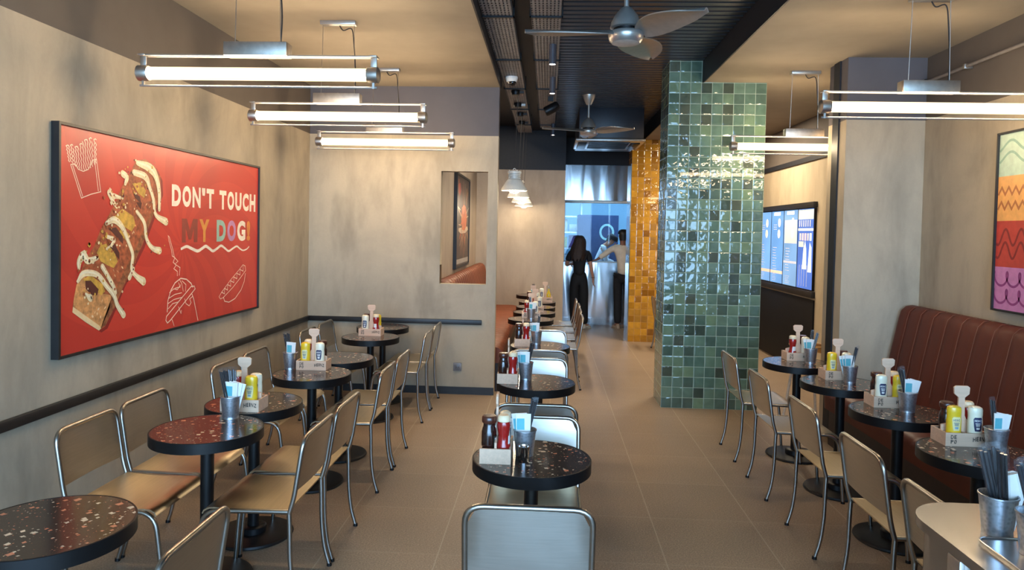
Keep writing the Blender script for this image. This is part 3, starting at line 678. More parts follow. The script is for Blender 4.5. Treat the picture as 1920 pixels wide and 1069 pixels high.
TAB = {'L0': (-1.55, 2.09, 0.3), 'L1': (-1.575, 3.17, 1.1), 'L2': (-1.565, 3.67, 2.0), 'L3': (-1.52, 4.46, .4), 'L4': (-1.515, 5.03, 2.9), 'L5': (-1.545, 6.06, 3.7), 'L6': (-1.59, 6.70, 5.1),
       'M1': (-.05, 2.92, .9), 'M2': (-.06, 4.41, 1.9), 'M3': (-.05, 5.83, 2.7), 'M4': (-.175, 7.62, 0), 'M5': (-.15, 8.28, 1.4), 'M6': (-.145, 8.88, 2.2), 'M7': (-.135, 9.52, 3.3), 'M8': (-.22, 10.55, 4.1),
       'R1': (1.955, 3.22, 2.5), 'R2': (1.955, 3.95, 3.5), 'R3': (1.945, 4.69, 4.4), 'R4': (1.915, 5.41, 5.2)}
TL = {'L0': 'round terrazzo table cut by the lower left corner of the photo, nothing on it', 'L1': 'round terrazzo table near the left wall holding only a steel bucket', 'L2': 'round terrazzo table behind the bucket table, carrying a wooden caddy',
      'L3': 'round terrazzo table of the middle left pair with bucket and caddy', 'L4': 'empty round terrazzo table right behind the middle left caddy table', 'L5': 'round terrazzo table near the partition with a caddy', 'L6': 'empty round terrazzo table standing closest to the concrete partition',
      'M1': 'nearest centre round terrazzo table with caddy, bucket and small steel cup', 'M2': 'second round terrazzo table of the centre row', 'M3': 'third round terrazzo table of the centre row', 'M4': 'first round terrazzo table in the bay past the partition', 'M5': 'second round terrazzo table in the bay past the partition',
      'M6': 'third round terrazzo table in the bay past the partition', 'M7': 'fourth round terrazzo table in the bay past the partition', 'M8': 'last round terrazzo table at the far end of the bay',
      'R1': 'round terrazzo table at the leather bench nearest the steel counter', 'R2': 'second round terrazzo table along the leather bench', 'R3': 'third round terrazzo table along the leather bench', 'R4': 'farthest round terrazzo table along the leather bench'}
for k, (x, y, a) in TAB.items(): KT.put((x, y, 0), a, TL[k], {'L': GLt, 'R': GRt}.get(k[0], GMt if k in ('M1', 'M2', 'M3') else GBt))

# ------------------------------------------------------------------ things on the tables
M_PRINT = plain('black_print', (34, 30, 28), .6); M_NAVY = plain('navy_label', (32, 38, 78), .4); M_PAPER = plain('white_paper', (238, 236, 230), .6, mott=.02); M_TEAL = plain('teal_print', (96, 176, 186), .6, mott=.03)
fnF = lambda y0: (lambda u, v, w: (u, y0-w, v))
def make_caddy(label):
    t = thing('condiment_caddy', label, 'caddy'); a, b, h, th = .10, .064, .062, .008
    bx = MB().box(-a, a, -b, b, 0, .008).box(-a, a, -b, -b+th, .008, h).box(-a, a, b-th, b, .008, h).box(-a, -a+th, -b+th, b-th, .008, h).box(a-th, a, -b+th, b-th, .008, h).box(-.004, .004, -b+th, b-th, .008, h*.9)
    bx.build('tray_box', M_WOOD, t)
    pd = [(-a+.01, .008), (a-.01, .008), (a-.01, .085), (.03, .10), (.016, .13), (.014, .215), (.034, .232), (.036, .262), (.026, .27), (-.026, .27), (-.036, .262), (-.034, .232), (-.014, .215), (-.016, .13), (-.03, .10), (-a+.01, .085)]
    MB().prism(pd, -.0045, .0045, lambda u, v, w: (u, w, v)).build('handle_board', M_WOOD, t)
    fn = fnF(-b-.0004); pr = MB()
    letters(pr, 'DE', -.077, -.05, .034, .052, .02, 0, fn, .25); letters(pr, 'PØ', -.077, -.05, .012, .030, .02, 0, fn, .25)
    pr.build('shop_lettering', M_PRINT, t, recalc=False); pr = MB()
    letters(pr, 'HEINZ', .022, .088, .022, .042, .025, 0, lambda u, v, w: fn(u, v-.00*u+.006*math.cos((u-.055)*45), w), .3)
    pr.build('sauce_lettering', M_PRINT, t, recalc=False); return t
KCD = Kit(make_caddy)
def wrap(a, b, z=0):   # flat art wrapped on an elliptic bottle front
    return lambda u, v, w: (u, -(b*math.sqrt(max(0, 1-(u/a)**2))+w), v+z)
def patch(mb, rows, w, fn, n=8):
    for (z0, l0, r0), (z1, l1, r1) in zip(rows, rows[1:]):
        for k in range(n):
            s, e = k/n, (k+1)/n
            mb.flat([(l0+(r0-l0)*s, z0), (l0+(r0-l0)*e, z0), (l1+(r1-l1)*e, z1), (l1+(r1-l1)*s, z1)], w, fn)
    return mb
def squeeze(name, label, cat, body_m, lab_m, lab2_m, txt_m, cap_m):
    t = thing(name, label, cat)
    pr = [(0, .0), (.017, .0), (.0185, .004), (.0185, .022), (.022, .026), (.030, .034), (.0325, .05), (.0325, .105), (.0305, .125), (.0318, .14), (.0318, .158), (.029, .168), (.018, .174), (0, .175)]
    MB().lathe(pr[3:], 28, sx=1, sy=.78).build('bottle_body', body_m, t)
    MB().lathe([(0, 0), (.021, 0), (.022, .003), (.022, .024), (0, .025)], 24, sx=1, sy=.85).build('cap', cap_m, t)
    fn = wrap(.0326, .0326*.78); lb = MB()
    patch(lb, [(.062, -.013, .013), (.085, -.017, .017), (.118, -.019, .019), (.126, -.014, .014)], .0006, fn); lb.mi = 1
    patch(lb, [(.070, -.007, .007), (.080, -.008, .008)], .0010, fn, 4); lb.mi = 2
    letters(lb, 'HEINZ', -.015, .015, .106, .116, .02, .0010, fn, .3)
    for zz, hw in ((.098, .012), (.092, .010), (.0865, .009)): patch(lb, [(zz-.0016, -hw, hw), (zz+.0016, -hw, hw)], .0010, fn, 4)
    lb.build('label_sticker', [lab_m, lab2_m, txt_m], t, recalc=False)
    return t
def make_mayo(l): return squeeze('mayonnaise_bottle', l, 'bottle', plain('mayo_cream', (242, 234, 206), .3, coat=.3, mott=.01), M_NAVY, M_PAPER, M_PAPER, M_WHITEP)
def make_must(l): return squeeze('mustard_bottle', l, 'bottle', plain('mustard_yellow', (238, 196, 40), .3, coat=.3, mott=.02), plain('pale_label', (238, 224, 160), .5, mott=.02), plain('pale_blue_label', (140, 170, 190), .5), plain('blue_grey_print', (92, 110, 130), .5), plain('yellow_cap', (232, 200, 60), .4))
def glass_bottle(name, label, body, cap, cap2, lab, kind):
    t = thing(name, label, 'bottle')
    if kind == 'ketchup':
        pr = [(0, 0), (.028, 0), (.031, .006), (.031, .05), (.024, .075), (.022, .10), (.027, .125), (.0285, .142), (.026, .156), (0, .158)]
        MB().lathe(pr, 16).build('bottle_body', body, t, 28); MB().lathe([(0, .157), (.026, .157), (.027, .160), (.026, .176), (.02, .183), (0, .184)], 20).build('cap', cap, t)
        lb = MB(); fn = wrap(.0312, .0312); patch(lb, [(.012, -.016, .016), (.048, -.016, .016)], .0006, fn); fn2 = wrap(.0232, .0232); patch(lb, [(.066, -.013, .013), (.100, -.012, .012)], .0035, fn2)
        lb.mi = 1; letters(lb, 'HEINZ', -.013, .013, .030, .040, .02, .0012, fn, .3); lb.build('label_sticker', [lab, M_NAVY], t, recalc=False)
    else:
        pr = [(0, 0), (.029, 0), (.031, .005), (.031, .112), (.027, .128), (.024, .136), (.024, .150), (0, .150)]
        MB().lathe(pr, 24).build('bottle_body', body, t, 28); MB().lathe([(0, .15), (.029, .15), (.031, .153), (.031, .172), (.027, .178), (0, .179)], 20).build('cap', cap, t)
        lb = MB(); fn = wrap(.0312, .0312); patch(lb, [(.03, -.019, .019), (.10, -.019, .019)], .0006, fn); lb.mi = 1; patch(lb, [(.055, -.013, .013), (.078, -.013, .013)], .001, fn); lb.mi = 2
        letters(lb, 'HEINZ', -.013, .013, .082, .092, .02, .0012, fn, .3); lb.build('label_sticker', [lab, cap2, M_PAPER], t, recalc=False)
    return t
def make_ket(l): return glass_bottle('ketchup_bottle', l, plain('ketchup_red', (158, 30, 26), .16, coat=.5, mott=.03), plain('ketchup_cap', (236, 214, 176), .4), None, M_PAPER, 'ketchup')
def make_bbq(l): return glass_bottle('barbecue_sauce_bottle', l, plain('dark_sauce', (42, 20, 16), .14, coat=.5), plain('dark_brown_cap', (74, 36, 24), .3, coat=.3), plain('leaf_green', (60, 104, 70), .5), plain('black_green_label', (28, 38, 32), .4), 'bbq')
def make_oil(l):
    t = thing('oil_bottle', l, 'bottle')
    MB().lathe([(0, 0), (.026, 0), (.028, .004), (.028, .10), (.02, .125), (.011, .145), (.011, .175), (0, .175)], 20).build('bottle_body', plain('olive_oil', (206, 176, 40), .12, coat=.5), t)
    MB().lathe([(0, .174), (.012, .174), (.012, .198), (.004, .205), (.003, .225), (0, .225)], 14).build('pourer', M_ALU, t); return t
KB = {'mayo': Kit(make_mayo), 'must': Kit(make_must), 'ket': Kit(make_ket), 'bbq': Kit(make_bbq), 'oil': Kit(make_oil)}
BN = {'mayo': 'cream mayonnaise bottle', 'must': 'yellow mustard bottle', 'ket': 'red ketchup bottle', 'bbq': 'dark sauce bottle', 'oil': 'yellow oil bottle'}
def make_bucket(label):
    t = thing('steel_bucket', label, 'bucket')
    MB().lathe([(0, .004), (.034, .004), (.036, .0), (.0385, .0), (.0375, .010), (.0385, .014), (.048, .104), (.0505, .106), (.0505, .110), (.048, .111), (.0465, .107), (.037, .012), (0, .012)], 36).build('bucket_body', M_GALV, t)
    return t
KBK = Kit(make_bucket)
M_WRAPD = plain('dark_wrapped_cutlery', (34, 29, 30), .3, coat=.15, mott=.15, nscale=60)
tw = NT('clear_wrapper'); tw.set(col=(.25, .26, .28, 1), rough=.12, alpha=.07, spec=.9); M_CLEAR = tw.m
def make_stick(label):
    t = thing('wrapped_cutlery', label, 'cutlery')
    MB().tube([(-.0045, 0, 0), (-.005, 0, .225)], [.0036, .0052], 6).tube([(.0055, .001, 0), (.0055, .001, .22)], [.0036, .0052], 6).build('cutlery_pair', M_WRAPD, t)
    MB().prism([(-.0105, -.001), (.0105, -.001), (.0125, .226), (.010, .240), (-.009, .238), (-.0125, .224)], -.0052, .0058, lambda u, v, w: (u, w, v)).build('clear_sleeve', M_CLEAR, t); return t
KS = Kit(make_stick)
def make_napkin(label):
    t = thing('napkin_packet', label, 'napkin')
    MB().prism([(-.026, 0), (.026, 0), (.034, .165), (-.032, .168)], -.002, .002, lambda u, v, w: (u, w, v)).build('paper_packet', M_PAPER, t)
    MB().box(-.027, .006, -.0026, .0026, .098, .146).build('printed_panel', M_TEAL, t); return t
KN = Kit(make_napkin)
def place3(K, loc, rz, tilt, az, label, group):
    o = K.put(loc, 0, label, group); o.rotation_mode = 'QUATERNION'
    q = Matrix.Rotation(az, 4, 'Z') @ Matrix.Rotation(tilt, 4, 'Y') @ Matrix.Rotation(rz-az, 4, 'Z'); o.rotation_quaternion = q.to_quaternion(); return o
def caddy(where, x, y, rz, cells):
    """cells: four kinds, front-left, front-right, back-left, back-right"""
    KCD.put((x, y, ZT), rz, 'pale wooden condiment caddy with paddle handle on the '+where, 'wooden condiment caddies')
    m = Matrix.Rotation(rz, 3, 'Z')
    for i, kd in enumerate(cells):
        if not kd: continue
        p = m @ Vector(((-.048, .048)[i % 2], (-.0305, .0305)[i//2], 0))
        KB[kd].put((x+p.x, y+p.y, ZT+.008), rz if kd in ('mayo', 'must') else rz+random.uniform(-.25, .25), f"{BN[kd]} in the caddy on the {where}", {'mayo': 'mayonnaise bottles', 'must': 'mustard bottles', 'ket': 'ketchup bottles', 'bbq': 'dark sauce bottles', 'oil': None}[kd])
def bucket(where, x, y, sticks, naps, lean=0, z=ZT):
    KBK.put((x, y, z), random.uniform(0, 6), 'galvanised steel bucket on the '+where, 'steel cutlery buckets')
    for k in range(sticks):
        az = lean+(k-(sticks-1)/2)*.28+random.uniform(-.15, .15); tl = .06+.16*((k*5+sticks) % 4)/3+random.uniform(0, .02); d = Vector((math.cos(az), math.sin(az)))
        off = -.012+.0; pp = Vector((-d.y, d.x))*(k-(sticks-1)/2)*.011
        place3(KS, (x+d.x*off*.5+pp.x, y+d.y*off*.5+pp.y, z+.0125), random.uniform(-.4, .4), tl, az, 'sleeved cutlery pair in the bucket on the '+where, 'cutlery in the bucket on the '+where)
    for k in range(naps):
        az = lean+PI+random.uniform(-.35, .35)
        place3(KN, (x-.006*math.cos(lean), y-.012+.0085*k, z+.013), random.uniform(-.12, .12), (.02, .13, .22)[k % 3]*(-1 if math.cos(lean) > 0 else 1), 0, 'white teal napkin packet in the bucket on the '+where, 'napkins in the bucket on the '+where)
WH = {'L1': 'left table behind the corner table', 'L2': 'second of the near left table pair', 'L3': 'middle left table', 'L5': 'left table by the partition', 'M1': 'nearest centre table', 'M2': 'second centre table', 'M3': 'third centre table', 'M4': 'first bay table',
      'M5': 'second bay table', 'M6': 'third bay table', 'M7': 'fourth bay table', 'R1': 'bench table nearest the steel counter', 'R2': 'second bench table', 'R3': 'third bench table', 'R4': 'farthest bench table'}
bucket(WH['L1'], -1.553, 3.36, 4, 3, PI*.86)
caddy(WH['L2'], -1.561, 3.535, .02, (None, 'must', 'ket', 'mayo'))
bucket(WH['L3'], -1.715, 4.59, 2, 1, PI*.9); caddy(WH['L3'], -1.562, 4.615, .03, ('must', 'mayo', 'ket', 'bbq'))
caddy(WH['L5'], -1.565, 6.16, .0, ('mayo', 'ket', 'bbq', 'must'))
for k in range(2): place3(KS, (-1.572+.014*k, 6.19, ZT+.012), .2, .05+.04*k, PI, 'sleeved cutlery pair in the caddy on the '+WH['L5'], 'cutlery in the caddy by the partition')
caddy(WH['M1'], -.196, 2.916, PI/2, (None, 'mayo', 'bbq', 'ket')) if False else caddy(WH['M1'], -.198, 2.918, PI/2, ('ket', 'mayo', 'bbq', None))
bucket(WH['M1'], -.082, 2.955, 2, 2, .1)
t = thing('steel_cup', 'small shiny steel cup before the bucket on the nearest centre table', 'cup', (-.083, 2.868, ZT))
MB().lathe([(0, .003), (.021, .003), (.022, 0), (.023, .002), (.025, .062), (.0265, .064), (.0255, .066), (.0235, .062), (.0215, .006), (0, .006)], 28).build('cup_body', plain('mirror_steel', (200, 200, 204), .12, 1), t)
caddy(WH['M2'], -.237, 4.427, PI/2, ('ket', 'mayo', 'bbq', None)); bucket(WH['M2'], -.128, 4.49, 2, 2, .1)
caddy(WH['M3'], -.199, 5.861, PI/2, ('ket', None, 'bbq', None)); bucket(WH['M3'], -.085, 5.94, 1, 2, .1)
caddy(WH['M4'], -.178, 7.77, .05, ('ket', 'mayo', None, None)); bucket(WH['M4'], -.172, 7.655, 1, 2, PI*.7)
caddy(WH['M5'], -.14, 8.34, .02, ('ket', 'mayo', None, None)); caddy(WH['M6'], -.18, 8.93, .0, ('bbq', 'mayo', 'ket', None))
caddy(WH['M7'], -.03, 9.60, .02, ('mayo', 'oil', None, None)); bucket(WH['M7'], -.19, 9.55, 2, 1, PI/2)
caddy(WH['R4'], 1.955, 5.53, .0, ('ket', 'mayo', None, 'bbq')); bucket(WH['R4'], 2.01, 5.405, 3, 2, .2)
caddy(WH['R3'], 1.975, 4.83, .0, ('must', 'mayo', None, 'bbq')); bucket(WH['R3'], 2.01, 4.71, 2, 3, -.1)
caddy(WH['R2'], 1.955, 4.085, .0, ('mayo', 'must', 'bbq', 'ket')); bucket(WH['R2'], 2.005, 3.955, 2, 3, PI*.9)
caddy(WH['R1'], 1.955, 3.372, .0, ('must', 'mayo', 'bbq', 'ket')); bucket(WH['R1'], 2.035, 3.235, 1, 2, PI*.85)

# ------------------------------------------------------------------ leather benches
def bench(name, label, m, y0, y1, s, wall, group, seat_y1=None):
    """s: +1 when the wall is on +X. Profile runs from the wall outwards"""
    t = thing(name, label, 'bench', (wall, 0, 0), 0, group); sy1 = seat_y1 or y1
    f = lambda d, y, z: (-s*d, y, z)
    # back: thick rounded top, leaning front
    prof = [(0.005, .40), (0.005, 1.10), (.03, 1.135), (.08, 1.15), (.13, 1.14), (.165, 1.105), (.18, 1.05), (.235, .78), (.27, .55), (.30, .40)]
    b = MB(); rings = []
    N = int((y1-y0)/.022)
    for i in range(N+1):
        y = y0+(y1-y0)*i/N; ch = abs(math.sin(PI*(y-y1)/.175)); puff = .012*min(1, ch*2.2)-.012
        e = min(1, (y1-y)/.05, (y-y0)/.05); ee = (1-e)**2*.03
        ring = []
        for k, (d, z) in enumerate(prof):
            q = 1 if 3 <= k <= 8 else 0
            ring.append(b.bm.verts.new(f(max(.004, d+(puff-ee if q else 0)), y, z+(puff-ee if 2 <= k <= 5 else 0)*.6)))
        rings.append(ring)
    for a, c in zip(rings, rings[1:]):
        for k in range(len(prof)-1): b.bm.faces.new((a[k], a[k+1], c[k+1], c[k]))
    b.bm.faces.new(rings[0]); b.bm.faces.new(rings[-1][::-1])
    b.build('back_cushion', m, t, 60)
    st = MB(); y = y1-.175
    while y > y0+.05:
        st.tube([f(d+.002, y, z+.002) for d, z in prof[2:9]], .0013, 5); y -= .175
    st.build('stitching', M_STITCH, t)
    c = MB(); rings = []; sp = [(.25, .30), (.25, .455), (.30, .468), (.62, .470), (.70, .462), (.745, .43), (.75, .40), (.745, .30)]
    N = int((sy1-y0)/.022)
    for i in range(N+1):
        y = y0+(sy1-y0)*i/N; ch = abs(math.sin(PI*(y-y1)/.175)); puff = .010*min(1, ch*2.2)-.010; e = min(1, (sy1-y)/.06); ee = (1-e)**2*.05
        rings.append([c.bm.verts.new(f(d-(ee if k >= 4 else 0), y, z+(puff-ee*.3 if 2 <= k <= 5 else 0))) for k, (d, z) in enumerate(sp)])
    for a, d in zip(rings, rings[1:]):
        for k in range(len(sp)): l = (k+1) % len(sp); c.bm.faces.new((a[k], a[l], d[l], d[k]))
    c.bm.faces.new(rings[0]); c.bm.faces.new(rings[-1][::-1])
    c.build('seat_cushion', m, t, 60)
    x0, x1 = sorted((-s*.02, -s*.70)); MB().box(x0, x1, y0+.01, sy1-.03, 0, .30).build('plinth', plain('dark_plinth', (46, 32, 28), .5), t)
    return t
bench('leather_bench', 'brown leather bench with stitched channels along the right wall', M_LEATH, -.6, 5.785, 1, XR, None)
bench('leather_bench', 'cognac leather bench in the bay behind the concrete partition', M_LEATH2, 7.22, 11.47, -1, -1.2, None)

# ------------------------------------------------------------------ wooden child chair near the pier
t = thing('child_high_chair', 'wooden child high chair with curved rail, behind the farthest bench table', 'high chair', (2.36, 6.42, 0))
MB().tube([(.15*math.cos(a*PI/14), .15*math.sin(a*PI/14), .70) for a in range(28)], .011, 8, True).build('round_rail', M_WOODH, t)
bw = MB(); R2 = [(.15*math.cos(a*PI/14), .15*math.sin(a*PI/14)) for a in range(28)]
for i in range(28):
    a, c = R2[i], R2[(i+1) % 28]
    if i not in range(17, 25): bw.bm.faces.new([bw.bm.verts.new(p) for p in ((*a, .62), (*c, .62), (*c, .70), (*a, .70))])
bw.build('curved_back_panel', M_WOODH, t, recalc=False)
MB().lathe([(0, .50), (.15, .50), (.155, .512), (.15, .525), (0, .525)], 28).build('seat', M_WOODH, t)
for a in range(4):
    c, s = math.cos(a*PI/2+PI/4), math.sin(a*PI/2+PI/4); MB().tube([(.13*c, .13*s, .51), (.21*c, .21*s, 0)], .013, 8).build('leg', plain('pale_leg_paint', (214, 204, 190), .5), t)
    MB().tube([(.14*c, .14*s, .52), (.148*c, .148*s, .70)], .009, 8).build('spindle', M_WOODH, t)

# ------------------------------------------------------------------ steel service counter in the right foreground
t = thing('service_counter', 'brushed steel service counter with rounded corner in the right foreground', 'counter', (1.107, 0, 0))
def rr(x0, x1, y0, y1, r):
    p = [(x0, y0), (x1, y0), (x1, y1)]
    for k in range(9): a = PI/2+PI/2*k/8; p.append((x0+r+r*math.cos(a), y1-r+r*math.sin(a)))
    return p
MB().prism(rr(0, 1.08, .5, 2.235, .16), .822, .85).build('worktop', M_STAIN, t)
MB().prism(rr(.012, 1.07, .51, 2.20, .15), .07, .822).build('cabinet_body', M_STAIN, t)
MB().prism(rr(.03, 1.05, .53, 2.18, .14), 0, .07).build('plinth', M_BLACK, t)
for y0, y1 in ((1.30, 1.86), (.72, 1.28)):
    d = MB().box(.004, .013, y0, y1, .10, .80, .002).build('door', M_STAIN, t); MB().tube(fillet([(.004, y1-.05, .45), (-.02, y1-.05, .45), (-.02, y1-.05, .62), (.004, y1-.05, .62)], .012, 3), .005, 8).build('handle', M_TUBE, d)
MB().box(-.002, .02, 1.885, 1.945, .07, .822, .006).build('corner_post', M_ALU, t)
t = thing('serving_tray', 'steel serving tray with rounded corners under the counter buckets', 'tray', (1.40, 1.725, .85), .0)
MB().prism(rr(-.215, .22, -.23, .235, .035), 0, .006).build('tray_base', M_STAIN, t)
MB().tube([(x, y, .008) for x, y in [(-.18+.035*math.cos(PI/2+k*PI/16), .20+.035*math.sin(PI/2+k*PI/16)) for k in range(9)]+[(-.215, -.23), (.22, -.23), (.22, .235)]], .003, 8, True).build('rolled_rim', M_STAIN, t)
bucket('steel counter, left one', 1.28, 2.015, 5, 0, PI*.93, .85)
bucket('steel counter, right one', 1.288, 1.868, 5, 0, PI*.95, .8565)
for k, (x, y, a) in enumerate(((1.300, 2.006, .1), (1.304, 2.016, -.1), (1.300, 2.027, .12))):
    o = MB().prism([(-.020, 0), (.022, 0), (.042, .155), (.01, .162), (-.030, .15)], -.002, .002, lambda u, v, w: (u, w, v)).build('napkin', M_PAPER); o.location = (x, y, .8635); o.rotation_euler = (.0, .10, a)
    tag(o, 'white folded paper napkin standing in the left bucket on the steel counter', 'napkin', 'white napkins on the counter')

# ------------------------------------------------------------------ framed prints
BUN = [(3454,1257),(3449,1210),(3552,1146),(3662,1086),(3715,1101),(3789,1195),(3869,1314),(3967,1427),(4065,1540),(4129,1650),(4203,1764),(4265,1867),(4257,1959),(4192,2029),(4089,2060),(3996,2040),(3940,1968),(3864,1883),(3802,1789),(3741,1711),(3672,1634),(3621,1548),(3551,1477),(3501,1396),(3471,1326)]
SIDE = [(3768,1251),(3868,1373),(3966,1488),(4093,1650),(4182,1792),(4208,1770),(4113,1622),(3983,1433),(3880,1309),(3793,1189),(3721,1109),(3675,1094)]
FRONT = [(3459,1268),(3480,1349),(3533,1394),(3645,1294),(3768,1270),(3756,1201),(3681,1098),(3456,1231)]
CRUST = [(3454,1238),(3665,1113),(3681,1096),(3662,1086),(3552,1146),(3449,1210)]
CRUMB = [(3639,1570),(3866,1773),(3595,1463),(3742,1560),(3931,1894),(3577,1559),(3831,1762),(3603,1508),(3823,1585),(3786,1747),(3994,1848),(3867,1853),(4067,1925),(3729,1557),(3872,1746),(3721,1612),(3940,1782),(4189,2049),(3978,1758),(4159,2016),(3970,1779),(3859,1738),(4051,1920),(3964,1873),(3726,1648),(3579,1468),(3888,1779),(3888,1982),(3786,1583),(3600,1429),(3893,1763),(3975,1853),(4002,1917),(3789,1746),(3761,1783),(3749,1690),(3642,1492),(3827,1719),(3768,1661),(3874,1780),(3812,1768),(3722,1668),(3648,1433),(4091,1953),(3852,1734),(3677,1576),(3655,1563),(3512,1475),(3739,1551),(3707,1535),(3975,1808),(3763,1640),(4052,1896),(3953,1817),(3725,1531),(3696,1586),(3643,1486),(3920,1814),(3609,1460),(3673,1557),(3682,1627),(3768,1514),(4106,1941),(4122,1991),(4006,1890),(3822,1692),(3743,1540),(3717,1596),(4006,2008),(4115,1973),(3574,1463),(3685,1624),(3846,1673),(3738,1563),(3821,1719),(3577,1553),(3682,1587),(3999,1891),(3906,1788),(3696,1547),(3693,1654),(3594,1435),(3756,1468),(4087,1904),(3707,1581)]
SEED = [(3646,1180),(3657,1204),(3627,1190),(3665,1229),(3688,1246),(3714,1205),(3675,1159),(3608,1170),(3800,1377),(3825,1399),(3788,1406),(3868,1419),(3906,1543),(3932,1596),(3965,1616),(4140,1776),(4116,1747),(4104,1789),(4165,1805),(3869,1281),(3598,1255),(3616,1302),(3744,1240),(3988,1663),(3977,1622)]
MUST = [[(3640,1511),(3673,1550),(3742,1561),(3793,1509),(3825,1456),(3788,1420),(3733,1438),(3673,1462)],[(3798,1712),(3865,1755),(3971,1714),(3992,1663),(3954,1626),(3866,1659)],[(3958,1905),(4043,1918),(4096,1871),(4082,1826),(4020,1850)],[(3529,1376),(3588,1393),(3693,1336),(3712,1294),(3674,1276),(3626,1320),(3551,1356)],[(3824,1616),(3866,1648),(3932,1609),(3910,1569)]]
MEAT = [[(3547,1366),(3592,1363),(3657,1311),(3645,1280),(3598,1284),(3551,1324)],[(3726,1565),(3795,1554),(3839,1505),(3840,1463),(3795,1504)],[(3741,1641),(3807,1648),(3871,1596),(3871,1554),(3814,1594)],[(3963,1860),(4035,1833),(4049,1792),(3989,1822)],[(3998,1798),(4056,1798),(4045,1756)]]
CREAM = [([(3497,1432),(3500,1467),(3532,1502),(3569,1470),(3644,1483)],[18,33,38,33,23]),([(3490,1367),(3524,1400),(3578,1405),(3654,1386),(3723,1325),(3789,1268),(3823,1207),(3881,1145)],[18,30,30,28,27,27,27,35]),([(3687,1434),(3733,1381),(3784,1320),(3805,1280)],[28,25,25,22]),([(3721,1670),(3792,1690),(3866,1648),(3921,1569),(3966,1488),(3956,1408),(4002,1362),(4077,1324)],[22,35,30,25,25,24,29,44]),([(4003,1744),(4081,1677),(4106,1581),(4168,1524),(4249,1505)],[21,25,26,29,41]),([(3744,1840),(3777,1795),(3812,1761)],[33,25,15]),([(3740,1831),(3785,1824),(3848,1817)],[19,25,14]),([(3864,1955),(3903,1936),(3890,1898)],[35,33,19]),([(3974,1971),(4090,1953),(4139,1887),(4177,1820),(4203,1729),(4320,1687)],[32,38,27,26,26,44]),([(4007,2030),(4138,2010),(4205,1960),(4240,1865),(4241,1763)],[27,50,41,32,25]),([(3934,1356),(3974,1407)],[29,21]),([(3726,1597),(3787,1577),(3762,1546)],[19,25,14]),([(3551,1296),(3588,1268),(3585,1287)],[13,30,14])]
